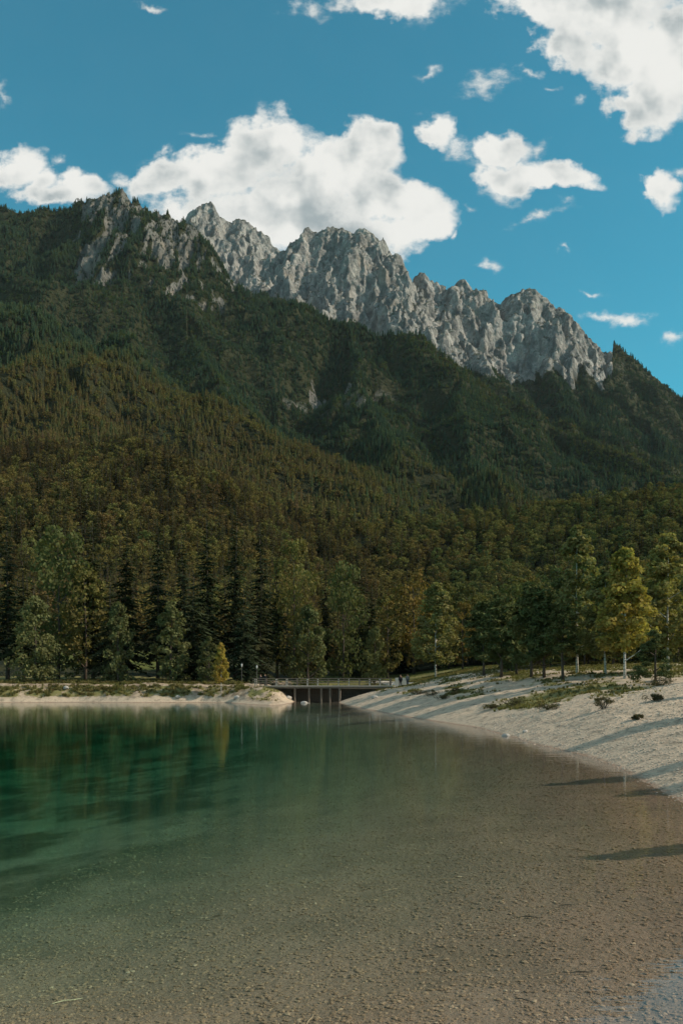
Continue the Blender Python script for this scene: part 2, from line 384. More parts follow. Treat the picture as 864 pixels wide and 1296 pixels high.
M['willow'] = foliage('willow_leaves', [(0.106, 0.116, 0.053), (0.139, 0.143, 0.063)], 0.3)
M['birch'] = foliage('birch_leaves', [(0.287, 0.236, 0.069), (0.368, 0.282, 0.071)], 0.35)
M['birch_dull'] = foliage('dull_birch_leaves', [(0.186, 0.180, 0.078), (0.228, 0.204, 0.082)], 0.35)
M['pine'] = foliage('pine_needles', [(0.076, 0.093, 0.040), (0.107, 0.112, 0.045)], 0.12)
M['far_spruce'] = foliage('hillside_spruce_needles', [(0.039, 0.067, 0.042), (0.064, 0.092, 0.045), (0.081, 0.081, 0.033), (0.107, 0.088, 0.035), (0.092, 0.068, 0.035)], 0.1, True, 0.4)
M['far_broad'] = foliage('hillside_broadleaf_leaves', [(0.070, 0.101, 0.048), (0.110, 0.135, 0.049), (0.174, 0.162, 0.058), (0.167, 0.131, 0.046), (0.133, 0.092, 0.043)], 0.2, True, 0.4)
M['shrub'] = foliage('shrub_leaves', [(0.07, 0.065, 0.035), (0.10, 0.085, 0.045)], 0.2, False, 4)
M['grass'] = foliage('grass_blades', [(0.09, 0.11, 0.03), (0.14, 0.14, 0.05)], 0.3, False, 2)
M['bark'] = simple('bark', (0.075, 0.058, 0.045), 0.95, 0.5, 3, bump=0.6)
def birch_bark():
    m, N, o = material('birch_bark'); t = N.new('ShaderNodeTexCoord')
    n = N.noise(N.scale(t.outputs['Object'], (1.2, 1.2, 5.0)), 1.6, 4, 0.7)
    c = N.mix(N.mapr(n, 0.50, 0.60), (0.52, 0.50, 0.46), (0.07, 0.06, 0.055)); principled(N, o, c, 0.8); return m
M['birch_bark'] = birch_bark()
M['timber'] = simple('weathered_timber', (0.15, 0.125, 0.10), 0.9, 0.4, 5, bump=0.4)
M['pale_timber'] = simple('pale_timber', (0.42, 0.38, 0.33), 0.85, 0.25, 5, bump=0.3)
M['dark_timber'] = simple('wet_dark_timber', (0.065, 0.052, 0.040), 0.9, 0.45, 4, bump=0.5)
M['pale_concrete'] = simple('pale_concrete', (0.50, 0.47, 0.42), 0.9, 0.12, 4, bump=0.2)
M['steel'] = simple('grey_steel', (0.05, 0.05, 0.05), 0.5, 0.1)
def stone():
    m, N, o = material('limestone_block'); t = N.new('ShaderNodeTexCoord'); oi = N.new('ShaderNodeObjectInfo')
    v = N.vmath('ADD', t.outputs['Object'], oi.outputs['Location'])
    n = N.noise(v, 3.0, 6, 0.65)
    c = N.mix(n, (0.22, 0.21, 0.19), (0.50, 0.47, 0.43)); principled(N, o, c, 0.92, n, 0.2, 0.7, 0.05); return m
M['stone'] = stone()
def pebble():
    m, N, o = material('pebble_stone')
    ti = attr(N, 'tint', True); g = N.new('ShaderNodeNewGeometry')
    sp = N.new('ShaderNodeSeparateXYZ'); N.l.new(g.outputs['Position'], sp.inputs[0])
    ramp = N.new('ShaderNodeValToRGB'); N.put(ramp.inputs[0], ti); e = ramp.color_ramp.elements
    e[0].color = (0.26, 0.20, 0.15, 1); e[1].color = (0.68, 0.60, 0.50, 1); x = e.new(0.8); x.color = (0.46, 0.38, 0.30, 1)
    wet = N.mapr(sp.outputs[2], -0.10, 0.06)
    c = N.mix(wet, N.mix(1.0, ramp.outputs[0], (0.66, 0.53, 0.43), 'MULTIPLY'), N.mix(0.5, ramp.outputs[0], (0.46, 0.40, 0.33)))
    principled(N, o, c, 0.85); return m
M['pebble'] = pebble()

def ground_mat():
    m, N, o = material('shore_ground')
    g = N.new('ShaderNodeNewGeometry'); pos = g.outputs['Position']
    sp = N.new('ShaderNodeSeparateXYZ'); N.l.new(pos, sp.inputs[0]); z = sp.outputs[2]
    grass = attr(N, 'grass'); path = attr(N, 'path')
    fine = N.noise(pos, 14.0, 5, 0.75)
    mid = N.noise(pos, 1.3, 5, 0.6)
    vor = N.new('ShaderNodeTexVoronoi'); vor.inputs['Scale'].default_value = 9.0; N.l.new(pos, vor.inputs['Vector'])
    vr = N.new('ShaderNodeSeparateColor'); N.l.new(vor.outputs['Color'], vr.inputs[0])
    grav = N.mix(fine, (0.37, 0.285, 0.205), (0.70, 0.56, 0.42))
    grav = N.mix(N.mapr(mid, 0.45, 0.72), grav, (0.26, 0.215, 0.16))
    grav = N.mix(N.math('MULTIPLY', vr.outputs[0], 0.32), grav, (0.20, 0.18, 0.15))
    # bed: algae brown pebbles
    bedn = N.noise(pos, 0.45, 4, 0.6)
    bed = N.mix(fine, (0.20, 0.132, 0.094), (0.38, 0.262, 0.188))
    bed = N.mix(N.math('MULTIPLY', vr.outputs[0], 0.22), bed, (0.12, 0.085, 0.055))
    bed = N.mix(N.mapr(bedn, 0.42, 0.7, 0.0, 0.5), bed, (0.155, 0.115, 0.08))
    # dark weed grows in patches where the lake is deep
    weed = N.math('MULTIPLY', N.mapr(z, -1.0, -2.4), N.mapr(N.noise(N.scale(pos, (0.16, 0.15, 1.0)), 1.0, 5, 0.65), 0.42, 0.58))
    bed = N.mix(N.math('MULTIPLY', weed, 0.85), bed, (0.035, 0.045, 0.025))
    gr = N.mix(N.noise(pos, 0.5, 4, 0.6), (0.12, 0.125, 0.042), (0.23, 0.205, 0.085))
    gr = N.mix(N.mapr(fine, 0.4, 0.8, 0, 0.6), gr, (0.16, 0.13, 0.07))
    grav = N.mix(N.math('MULTIPLY', attr(N, 'dirt'), N.mapr(mid, 0.35, 0.6, 0.35, 0.9)), grav, (0.17, 0.125, 0.085))
    gm = N.mapr(N.math('ADD', grass, N.math('MULTIPLY', N.math('SUBTRACT', N.noise(pos, 1.1, 6, 0.65), 0.5), 1.1)), 0.40, 0.62)
    c = N.mix(gm, grav, gr)
    c = N.mix(path, c, (0.56, 0.52, 0.46))
    wet = N.mapr(N.math('ADD', z, N.math('MULTIPLY', mid, 0.16)), 0.06, 0.17)
    c = N.mix(wet, bed, c)
    h = N.math('ADD', N.math('MULTIPLY', vor.outputs['Distance'], -0.6), fine)
    principled(N, o, c, 0.95, h, 0.15, 0.9, 0.05); return m
def mountain_mat():
    m, N, o = material('mountain_rock_and_soil')
    g = N.new('ShaderNodeNewGeometry'); pos = g.outputs['Position']
    rk = attr(N, 'rock'); fl = attr(N, 'bare')
    streak = N.noise(N.scale(pos, (0.030, 0.030, 0.012)), 1.0, 7, 0.68)
    fine = N.noise(pos, 0.11, 6, 0.7)
    c = N.mix(N.mapr(streak, 0.33, 0.67), (0.12, 0.123, 0.125), (0.50, 0.485, 0.46))
    c = N.mix(N.mapr(fine, 0.40, 0.66, 0, 0.65), c, (0.20, 0.205, 0.20))
    c = N.mix(N.math('MULTIPLY', N.math('SUBTRACT', 1.0, fl), 0.62), c, (0.10, 0.097, 0.082))      # darker rock on the crags lower down
    warm = N.noise(pos, 0.012, 3, 0.5)
    c = N.mix(N.mapr(warm, 0.55, 0.75, 0, 0.45), c, (0.40, 0.33, 0.26))
    # scrub clings to the flatter ledges
    nz = N.new('ShaderNodeSeparateXYZ'); N.l.new(g.outputs['Normal'], nz.inputs[0])
    led = N.mapr(N.math('ADD', nz.outputs[2], N.math('MULTIPLY', fine, 0.45)), 0.86, 1.02, 0, 0.8)
    c = N.mix(led, c, (0.05, 0.062, 0.034))
    soil = N.mix(N.noise(pos, 0.05, 4, 0.6), (0.030, 0.036, 0.018), (0.052, 0.054, 0.026))
    c = N.mix(N.mapr(N.math('ADD', rk, N.math('MULTIPLY', N.math('SUBTRACT', fine, 0.5), 0.5)), 0.30, 0.55), soil, c)
    gm = N.mapr(attr(N, 'meadow'), 0.3, 0.7)
    c = N.mix(gm, c, N.mix(fine, (0.10, 0.13, 0.035), (0.18, 0.19, 0.06)))
    crk = N.new('ShaderNodeTexVoronoi', feature='F1'); crk.inputs['Scale'].default_value = 1.0; N.l.new(N.scale(N.vmath('ADD', pos, N.vmath('MULTIPLY', N.noise(pos, 0.03, 3, 0.6, out=1), (30.0, 30.0, 30.0))), (0.055, 0.055, 0.028)), crk.inputs['Vector'])
    h = N.math('ADD', N.math('ADD', N.math('MULTIPLY', fine, 0.7), streak), N.math('MULTIPLY', crk.outputs['Distance'], -0.7))
    principled(N, o, c, 0.95, h, 0.1, 1.0, 17.0); return m

# ------------------------------------------------------------------ mountains and hills
def rows():
    r = [150.0]
    while r[-1] < 4600:
        y = r[-1]
        s = 0.012 if y < 320 else 0.0055 if y < 1750 else 0.0030 if y < 2150 else 0.0014 if y < 2920 else 0.0018 if y < 3420 else 0.02
        r.append(y * (1 + s))
    return np.array(r)
ts = np.concatenate([np.arange(-0.80, -0.42, 0.012), np.arange(-0.42, 0.42, 0.00125), np.arange(0.42, 0.82, 0.012)])
yy = rows()
T, YY = np.meshgrid(ts, yy)
XX = T * YY
ZZ, RK, FULL, UU = land(XX, YY)
# behind the ridges the land falls gently out of sight
meadow = sstep(168, 164, YY) * sstep(-16, -12, XX) + np.exp(-((XX + 52) / 16) ** 2 - ((YY - 186) / 16) ** 2) + np.exp(-((XX + 38) / 9) ** 2 - ((YY - 180) / 12) ** 2) + sstep(175, 165, YY) * sstep(-12, -4, XX)
ZZ0 = ZZ.copy()
ZZ[0, :] -= 1.0
# crags stick out sideways too: shove rock vertices about in plan
jx = (ridged(XX / 40, ZZ / 30, 3, 101) - 0.4) * 7 * FULL; jy = (ridged(XX / 36, ZZ / 30, 3, 111) - 0.4) * 10 * FULL
mt = grid_mesh('mountain', XX + jx, YY + jy, ZZ, {'rock': RK, 'bare': FULL, 'meadow': meadow})
MM = mountain_mat()
tag(link('mountain_terrain', mt, MM), kind='structure')

# ------------------------------------------------------------------ shore, meadow and lake bed
gx = np.concatenate([np.arange(-135, -60, 3.0), np.arange(-60, -16, 0.45), np.arange(-16, 34, 0.22), np.arange(34, 70, 0.6), np.arange(70, 141, 3.0)])
gy = np.concatenate([np.arange(-62, -14, 3.0), np.arange(-14, 2, 0.8), np.arange(2, 34, 0.2), np.arange(34, 70, 0.3), np.arange(70, 158, 0.42)])
GX, GY = np.meshgrid(gx, gy)
GZ, GSD = near_h(GX, GY)
def grass_mask(X, Y, sd):
    nz = fbm(X / 4.5, Y / 9.0, 3, 131)
    right = np.maximum(sstep(12.0, 23.0, sd + 9 * nz) * (0.78 + 0.8 * nz), (0.50 + 0.9 * nz + 0.45 * fbm(X / 2.5, (Y + 0.5 * X) / 1.6, 3, 151)) * sstep(4.0, 9.0, sd + 6 * nz) * sstep(50, 62, Y)) * sstep(0, 6, X)
    flat = sstep(3.0, 6.0, sd + 2 * nz) * sstep(118, 132, Y) * sstep(-12, -6, X)
    leftb = (0.62 + 0.9 * nz) * sstep(0.5, 1.3, sd) * sstep(-13, -17, X) * sstep(95, 120, Y)
    leftb = np.maximum(leftb, (0.5 + 1.1 * fbm(X / 2.0, Y / 2.5, 3, 137)) * sstep(1.0, 2.2, sd) * sstep(-5.5, -8, X) * sstep(105, 115, Y) * sstep(134, 128, Y))
    leftb = leftb * (1 - 0.75 * sstep(4.8, 5.8, sd) * sstep(8.5, 7.0, sd)) + 0.7 * sstep(8, 11, sd) * sstep(-13, -17, X) * sstep(95, 120, Y)
    tongue = np.exp(-((Y - 66 - (X - 14) * 0.4) / 5.0) ** 2) * sstep(2.0, 4.5, sd) * sstep(16, 10, sd) * 0.85
    tongue2 = np.exp(-((Y - 34) / 3.0) ** 2) * sstep(3.4, 5.0, sd) * sstep(3, 9, X) * 0.9
    return np.clip(np.maximum.reduce([right * 0.85, flat, leftb, tongue, tongue2]), 0, 1)
GR = grass_mask(GX, GY, GSD)
# the foot path from the bridge
PATH = [(7.2, 130.0), (9.5, 133.5), (10.3, 140), (9.6, 150), (6, 158)]
pd = np.full(GX.shape, 1e9)
for a, b in zip(PATH[:-1], PATH[1:]):
    ex, ey = b[0] - a[0], b[1] - a[1]
    t = np.clip(((GX - a[0]) * ex + (GY - a[1]) * ey) / (ex * ex + ey * ey), 0, 1)
    pd = np.minimum(pd, np.hypot(GX - a[0] - t * ex, GY - a[1] - t * ey))
PTH = sstep(1.5, 1.0, pd)
DIRT = sstep(-6, -12, GX) * sstep(95, 110, GY) * np.clip(sstep(0.5, 1.6, GSD) * (0.95 + 1.2 * fbm(GX / 5, GY / 3, 3, 171)), 0, 1)
gme = grid_mesh('ground', GX, GY, GZ, {'grass': GR, 'path': PTH, 'dirt': DIRT})
tag(link('ground', gme, ground_mat()), kind='structure')

def gh(x, y):
    """terrain height at one point"""
    a = np.array([[float(x)]]); b = np.array([[float(y)]])
    if y < 157:
        return float(near_h(a, b)[0][0, 0])
    return float(land(a, b)[0][0, 0])
def foot(u, v, y0=20, y1=156):
    """where the sight line through photo column u, row v meets the shore"""
    Y = np.arange(y0, y1, 0.25)
    X = (u - CU) / F * Y
    Z = near_h(X[None, :], Y[None, :])[0][0]
    vv = CV - F * (Z - CH) / Y
    ok = np.where(vv <= v)[0]
    i = ok[0] if len(ok) else int(np.argmin(np.abs(vv - v)))
    return X[i], Y[i], Z[i]

# ------------------------------------------------------------------ the lake
def water_mat():
    m, N, o = material('lake_water')
    g = N.new('ShaderNodeNewGeometry'); pos = g.outputs['Position']
    n1 = N.noise(N.scale(pos, (0.55, 1.6, 1.0)), 1.0, 3, 0.55)
    n2 = N.noise(N.scale(pos, (2.6, 6.0, 1.0)), 1.0, 3, 0.6)
    n3 = N.noise(N.scale(pos, (0.05, 0.16, 1.0)), 1.0, 2, 0.5)
    h = N.math('ADD', N.math('MULTIPLY', n1, 0.030), N.math('MULTIPLY', N.math('MULTIPLY', n2, 0.0045), N.mapr(n3, 0.35, 0.65, 0.5, 1.5)))
    bp = N.new('ShaderNodeBump'); bp.inputs['Strength'].default_value = 0.24; bp.inputs['Distance'].default_value = 1.0
    N.put(bp.inputs['Height'], h)
    cosi = N.math('ABSOLUTE', N.vmath('DOT_PRODUCT', bp.outputs[0], g.outputs['Incoming'], out=1))
    # Schlick's Fresnel, the same from above and below, so that sunlight reaches the bed
    fr = N.math('ADD', 0.02, N.math('MULTIPLY', 0.98, N.math('POWER', N.math('SUBTRACT', 1.0, cosi), 5.0)), clamp=True)
    gl = N.new('ShaderNodeBsdfGlossy'); gl.inputs['Roughness'].default_value = 0.045; N.l.new(bp.outputs[0], gl.inputs['Normal'])
    gl.inputs['Color'].default_value = (0.84, 0.84, 0.84, 1)
    tr = N.new('ShaderNodeBsdfTransparent')
    mx = N.new('ShaderNodeMixShader'); N.l.new(fr, mx.inputs[0]); N.l.new(tr.outputs[0], mx.inputs[1]); N.l.new(gl.outputs[0], mx.inputs[2])
    N.l.new(mx.outputs[0], o.inputs[0])
    ab = N.new('ShaderNodeVolumeAbsorption'); ab.inputs['Color'].default_value = (0.10, 0.81, 0.68, 1); ab.inputs['Density'].default_value = 0.095
    N.l.new(ab.outputs[0], o.inputs['Volume'])
    return m
bm = bmesh.new()
x0, x1, yb0, yb1 = -119, 22, -36, 150
vs = [bm.verts.new(p) for p in ((x0,yb0,-9),(x1,yb0,-9),(x1,yb1,-9),(x0,yb1,-9),(x0,yb0,0),(x1,yb0,0),(x1,yb1,0),(x0,yb1,0))]
for f in ((0,3,2,1),(4,5,6,7),(0,1,5,4),(1,2,6,5),(2,3,7,6),(3,0,4,7)): bm.faces.new([vs[i] for i in f])
me = bpy.data.meshes.new('water'); bm.to_mesh(me); bm.free()
tag(link('water', me, water_mat()), kind='structure')

# ------------------------------------------------------------------ tree builders (numpy buffers)
class MB:
    def __init__(self): self.v = []; self.f = []; self.n = 0
    def add(self, verts, faces):
        self.v.append(np.asarray(verts, float).reshape(-1, 3)); self.f += [tuple(i + self.n for i in f) for f in faces]; self.n += len(self.v[-1])
    def tube(self, pts, rads, seg=6, cap=True):
        pts = [Vector(p) for p in pts]; ring = []
        for i, p in enumerate(pts):
            d = (pts[min(i + 1, len(pts) - 1)] - pts[max(i - 1, 0)]).normalized()
            a = d.cross(Vector((0, 1, 0.13))).normalized(); b = d.cross(a)
            ring.append([p + (a * math.cos(2 * math.pi * k / seg) + b * math.sin(2 * math.pi * k / seg)) * rads[i] for k in range(seg)])
        V = [q for r in ring for q in r]; Fc = []
        for i in range(len(pts) - 1):
            for k in range(seg):
                k2 = (k + 1) % seg; Fc.append((i * seg + k, i * seg + k2, (i + 1) * seg + k2, (i + 1) * seg + k))
        if cap: Fc.append(tuple(range(seg))[::-1]); Fc.append(tuple((len(pts) - 1) * seg + k for k in range(seg)))
        self.add(V, Fc)
    def box(self, c, s, rot=0.0):
        cx, cy, cz = c; sx, sy, sz = (q / 2 for q in s); ca, sa = math.cos(rot), math.sin(rot)
        V = [(cx + ca * x - sa * y, cy + sa * x + ca * y, cz + z) for x, y, z in ((-sx,-sy,-sz),(sx,-sy,-sz),(sx,sy,-sz),(-sx,sy,-sz),(-sx,-sy,sz),(sx,-sy,sz),(sx,sy,sz),(-sx,sy,sz))]
        self.add(V, [(0,3,2,1),(4,5,6,7),(0,1,5,4),(1,2,6,5),(2,3,7,6),(3,0,4,7)])
    def mesh(self, name, mat=None, smooth=False):
        me = bpy.data.meshes.new(name); me.from_pydata(np.concatenate(self.v).tolist(), [], self.f)
        for m in (mat if isinstance(mat, (list, tuple)) else [mat] if mat else []): me.materials.append(m)
        if smooth: me.polygons.foreach_set('use_smooth', np.ones(len(me.polygons), bool))
        me.update(); return me

def quads(centers, ax, bx):
    """quads from centres and half-axes"""
    n = len(centers)
    V = np.stack([centers - ax, centers - bx * 0.8, centers + ax, centers + bx], 1).reshape(-1, 3)
    return V, (np.arange(n * 4).reshape(-1, 4)).tolist()

def spruce_crown(h, R, rs, levels=30, per=8, twigs=6, z0=0.10):
    b = MB(); V = []; Fc = []; n = 0
    for i in range(levels):
        t = (i + rs.uniform(-0.3, 0.3)) / levels; t = min(max(t, 0), 0.985)
        z = h * (z0 + (1 - z0) * t)
        L0 = R * ((1 - t) ** 0.85) * (1 - 0.25 * math.exp(-t * 18)) + 0.12
        m = max(4, int(per * (1 - 0.35 * t)))
        a0 = rs.uniform(0, 6.28)
        for k in range(m):
            if rs.rand() < 0.07: continue
            z = h * (z0 + (1 - z0) * min(0.985, max(0, t + rs.uniform(-1.1, 1.1) / levels)))
            a = a0 + k * 6.283 / m + rs.uniform(-0.25, 0.25)
            L = L0 * rs.uniform(0.62, 1.15)
            dx, dy = math.cos(a), math.sin(a); px, py = -dy, dx
            rise = L * (0.25 * t + 0.02); droop = L * (0.42 + 0.12 * rs.rand()) * (1 - 0.55 * t)
            for j in range(twigs):
                s = (j + 0.6 + rs.uniform(-.3, .3)) / twigs
                c = (dx * L * s, dy * L * s, z + rise * s - droop * s * s)
                w = (0.20 + 0.85 * (1 - s)) * L * 0.36 + 0.10
                for sg in (-1, 1):
                    fwd = 0.30 * L / 2 * rs.uniform(.5, 1.2); hang = w * rs.uniform(0.15, 0.75)
                    tip = (c[0] + dx * fwd + px * sg * w, c[1] + dy * fwd + py * sg * w, c[2] - hang)
                    q = L / twigs * 0.95
                    V += [(c[0] - dx * q * .6, c[1] - dy * q * .6, c[2] + q * 0.12), (c[0] + dx * q, c[1] + dy * q, c[2] - q * 0.1), tip]
                    Fc.append((n, n + 1, n + 2)); n += 3
    V += [(0.09, 0, h * .93), (-0.05, 0.08, h * .93), (-0.05, -0.08, h * .93), (0, 0, h * 1.01)]
    Fc += [(n, n + 1, n + 3), (n + 1, n + 2, n + 3), (n + 2, n, n + 3)]
    b.add(V, Fc); return b
def far_spruce(h, R, rs, levels=9, star=7):
    b = MB(); V = []; Fc = []; n = 0
    for i in range(levels):
        t = i / levels; z = h * (0.06 + 0.94 * t); r = R * (1 - t) ** 0.85 * rs.uniform(0.85, 1.15) + 0.1; top = h * (0.06 + 0.94 * min(1, t + 1.7 / levels))
        V.append((0, 0, top)); a0 = rs.uniform(0, 6)
        for k in range(star * 2):
            rr = r * (rs.uniform(0.85, 1.2) if k % 2 == 0 else rs.uniform(0.4, 0.6)); a = a0 + math.pi * k / star
            V.append((rr * math.cos(a), rr * math.sin(a), z + (-0.25 * r if k % 2 == 0 else 0.2 * r) + rs.uniform(-.1, .1) * r))
        for k in range(star * 2): Fc.append((n, n + 1 + k, n + 1 + (k + 1) % (star * 2)))
        n += 1 + star * 2
    b.add(V, Fc); return b
def leaf_crown(h, R, z0, rs, clumps=34, leaves=70, size=0.30, shape='oval', long=1.0, squash=0.8):
    """crown of many small leaf faces in clumps; returns buffer and clump centres"""
    b = MB(); cs = []
    H = h - z0
    tries = 0
    while len(cs) < clumps and tries < 4000:
        tries += 1
        p = rs.uniform(-1, 1, 3)
        if p[0] ** 2 + p[1] ** 2 > 1: continue
        t = (p[2] + 1) / 2
        if shape == 'oval': prof = math.sqrt(max(0, 1 - abs(2 * t - 0.85) ** 2.2 / 1.5)) * (1.0 if t > 0.15 else 0.8)
        elif shape == 'cone': prof = (1 - t) ** 0.8 * 0.95 + 0.12
        else: prof = (1 - t) ** 0.55 * (0.62 + 0.38 * min(1, t / 0.25)) + 0.06        # birch
        r = math.hypot(p[0], p[1])
        if rs.rand() > (0.35 + 0.65 * r if shape == 'oval' else 0.75 + 0.25 * r): continue
        cs.append((p[0] * R * prof, p[1] * R * prof, z0 + H * t, 0.5 + 0.5 * prof))
    allc = []; A = []; B = []
    for (x, y, z, w) in cs:
        cr = R * rs.uniform(0.26, 0.42) * w * (1.0 if shape == 'oval' else 0.85)
        n = int(leaves * rs.uniform(0.7, 1.3))
        d = rs.normal(0, 1, (n, 3)); d /= np.linalg.norm(d, axis=1)[:, None]
        rr = cr * rs.uniform(0.35, 1.0, n) ** 0.55
        c = d * rr[:, None] * np.array([1, 1, squash]) + np.array([x, y, z])
        c[:, 2] += -0.12 * cr * (rr / cr) ** 2
        nn = d * 0.6 + rs.normal(0, 0.6, (n, 3)) + np.array([0, 0, 0.35]); nn /= np.linalg.norm(nn, axis=1)[:, None]
        a = np.cross(nn, rs.normal(0, 1, (n, 3))); a /= np.linalg.norm(a, axis=1)[:, None] + 1e-9
        bb = np.cross(nn, a); s = size * rs.uniform(0.55, 1.25, n)[:, None]
        allc.append(c); A.append(a * s * 0.5 * long); B.append(bb * s * 0.5 / long)
    c = np.concatenate(allc); V, Fc = quads(c, np.concatenate(A), np.concatenate(B)); b.add(V, Fc)
    return b, cs
def trunk_mesh(h, r, rs, limbs=(), name='trunk', mat=None, lean=0.0, top=0.9, seg=7):
    b = MB(); pts = []; rr = []
    ox, oy = rs.uniform(-1, 1, 2) * 0.012 * h
    for i in range(7):
        t = i / 6 * top
        pts.append((lean * h * t + ox * math.sin(t * 5), oy * math.sin(t * 4), h * t - (0.3 if i == 0 else 0)))
        rr.append(r * (1.25 if i == 0 else 1) * (1 - t) ** 1.1 + 0.012)
    b.tube(pts, rr, seg)
    for (x, y, z, w) in limbs:
        zz = max(h * 0.12, z - math.hypot(x, y) * 0.9); t = zz / h
        st = Vector((lean * zz, 0, zz)); en = Vector((x, y, z)); mid = (st + en) / 2 + Vector((0, 0, -0.06 * (en - st).length))
        b.tube([st, mid, en], [r * (1 - t) * 0.55 + 0.02, r * (1 - t) * 0.3 + 0.015, 0.012], 4, False)
    return b.mesh(name, mat, True)

# prototypes: kind -> list of (height, trunk mesh, crown mesh)
KIT = {}
def kit(kind, h, trunk, crown): KIT.setdefault(kind, []).append((h, trunk, crown))
rs = np.random.RandomState(3)
for i in range(5):
    h = 27.0; R = (3.6, 4.3, 3.2, 4.8, 3.9)[i]
    cb_ = spruce_crown(h, R, rs, 44, 8, 5, 0.10 + 0.05 * (i % 3)); kit('spruce', h, trunk_mesh(h, 0.32, rs, mat=M['bark'], top=0.97), cb_.mesh('crown', M['spruce']))
for i in range(3):
    h = 13.0; R = (3.2, 2.7, 3.6)[i]
    cb_ = spruce_crown(h, R, rs, 24, 9, 6, 0.03); kit('young_spruce', h, trunk_mesh(h, 0.18, rs, mat=M['bark'], top=0.97), cb_.mesh('crown', M['spruce']))
def leafy(kind, mat, bark, h, R, z0, clumps, leaves, size, shape, tr, lean=0.0, long=1.0, squash=0.8, nl=10):
    b, cs = leaf_crown(h, R, z0, rs, clumps, leaves, size, shape, long, squash)
    lim = [cs[k] for k in rs.permutation(len(cs))[:nl]]
    kit(kind, h, trunk_mesh(h, tr, rs, lim, mat=bark, lean=lean, top=0.88), b.mesh('crown', mat))
for i in range(5):
    leafy('broadleaf', M['broad'], M['bark'], 18.0, (4.6, 5.4, 4.0, 5.0, 3.6)[i], (2.0, 1.4, 2.6, 1.2, 2.0)[i], 54, 60, 0.55, 'oval', 0.28)
for i in range(3):
    leafy('willow', M['willow'], M['bark'], 12.0, (3.4, 3.9, 3.0)[i], 0.8, 72, 60, 0.42, 'birch', 0.2)
for i in range(3):
    leafy('birch', M['birch'], M['birch_bark'], 14.0, (3.0, 2.6, 3.3)[i], (3.2, 3.0, 2.8)[i], 110, 72, 0.40, 'birch', 0.12, lean=(0.015, -0.01, 0.0)[i])
for i in range(2):
    leafy('dull_birch', M['birch_dull'], M['birch_bark'], 16.0, (2.9, 3.2)[i], (2.2, 2.6)[i], 110, 72, 0.40, 'birch', 0.12, lean=(-0.01, 0.01)[i])
for i in range(4):
    leafy('pine', M['pine'], M['bark'], 11.0, (2.6, 3.0, 2.3, 2.8)[i], (2.4, 1.8, 3.0, 2.0)[i], 64, 74, 0.42, 'birch', 0.15, long=1.9, squash=0.55)
for i in range(2):
    leafy('bush_pine', M['pine'], M['bark'], 5.0, (1.7, 1.5)[i], 0.5, 34, 120, 0.20, 'cone', 0.11, long=2.2, squash=0.6)

TREES = []
def plant(kind, x, y, height, label, cat, group=None, variant=None, width=1.0, name=None, rz=None):
    h0, tr, cr = KIT[kind][variant if variant is not None else RS.randint(len(KIT[kind]))]
    nm = name or {'spruce': 'spruce_tree', 'young_spruce': 'spruce_tree', 'broadleaf': 'broadleaf_tree', 'willow': 'broadleaf_tree', 'birch': 'birch_tree', 'dull_birch': 'birch_tree', 'pine': 'pine_tree', 'bush_pine': 'pine_tree'}[kind]
    e = bpy.data.objects.new(nm, None); COL.objects.link(e)
    s = height / h0
    e.location = (x, y, gh(x, y) - 0.05); e.scale = (s * width, s * width, s); e.rotation_euler = (0, 0, RS.uniform(0, 6.28) if rz is None else rz)
    e.empty_display_size = 0.3
    tag(e, label, cat, group)
    for part, me in (('trunk', tr), ('crown', cr)):
        o = bpy.data.objects.new(part, me); COL.objects.link(o); o.parent = e
    TREES.append((x, y, height))
    return e
def plant_px(kind, u, vtop, Y, label, cat, **k):
    x = (u - CU) / F * Y; z = gh(x, Y)
    return plant(kind, x, Y, CH - (vtop - CV) / F * Y - z, label, cat, **k)
def plant_at(kind, u, vb, vtop, label, cat, **k):
    x, y, z = foot(u, vb)
    return plant(kind, x, y, CH - (vtop - CV) / F * y - z, label, cat, **k)

# trees one can pick out, from the left
plant_px('willow', 45, 757, 137, 'round grey-green leafy tree at the far left edge of the bank', 'tree', variant=1, width=1.0)
plant_px('broadleaf', 74, 668, 150, 'tall yellowing leafy tree rising behind the grey-green tree at left', 'tree', variant=1, width=0.75)
plant_px('broadleaf', 108, 718, 147, 'dull olive leafy tree between the yellowing tree and the spruces', 'tree', variant=2, width=0.9)
plant_px('willow', 150, 764, 138, 'pale sunlit leafy tree at the bank, between two grass clearings', 'tree', variant=0, width=0.85)
plant_px('willow', 217, 762, 138, 'round leafy tree on the bank just left of the yellow birch', 'tree', variant=2, width=1.05)
plant_px('willow', 264, 806, 136, 'small grey willow close behind the little yellow birch', 'tree', variant=2, width=1.1)
plant_at('birch', 280, 877, 814, 'small slim yellow-green birch standing alone on the gravel bank left of the bridge', 'tree', variant=1, width=0.95)
plant_px('young_spruce', 309, 742, 140, 'dark broad spruce behind the left end of the bridge', 'tree', variant=2, width=0.85)
plant_px('broadleaf', 372, 687, 164, 'tall pale green leafy tree rising above the left half of the bridge', 'tree', variant=3, width=0.62)
plant_px('willow', 390, 768, 150, 'lower rounded grey-green tree below the tall pale one, behind the bridge', 'tree', variant=0, width=0.9)
plant_px('broadleaf', 434, 712, 160, 'orange-tinged leafy tree behind the middle of the bridge', 'tree', variant=1, width=0.6)
plant_px('willow', 474, 795, 152, 'low grey-green bushy tree behind the right end of the bridge', 'tree', variant=1, width=0.8)
plant_px('broadleaf', 490, 752, 162, 'orange-yellow leafy tree behind the two walkers', 'tree', variant=4, width=0.9)
plant_px('broadleaf', 523, 724, 166, 'dull green rounded tree right behind the walkers', 'tree', variant=0, width=0.8)
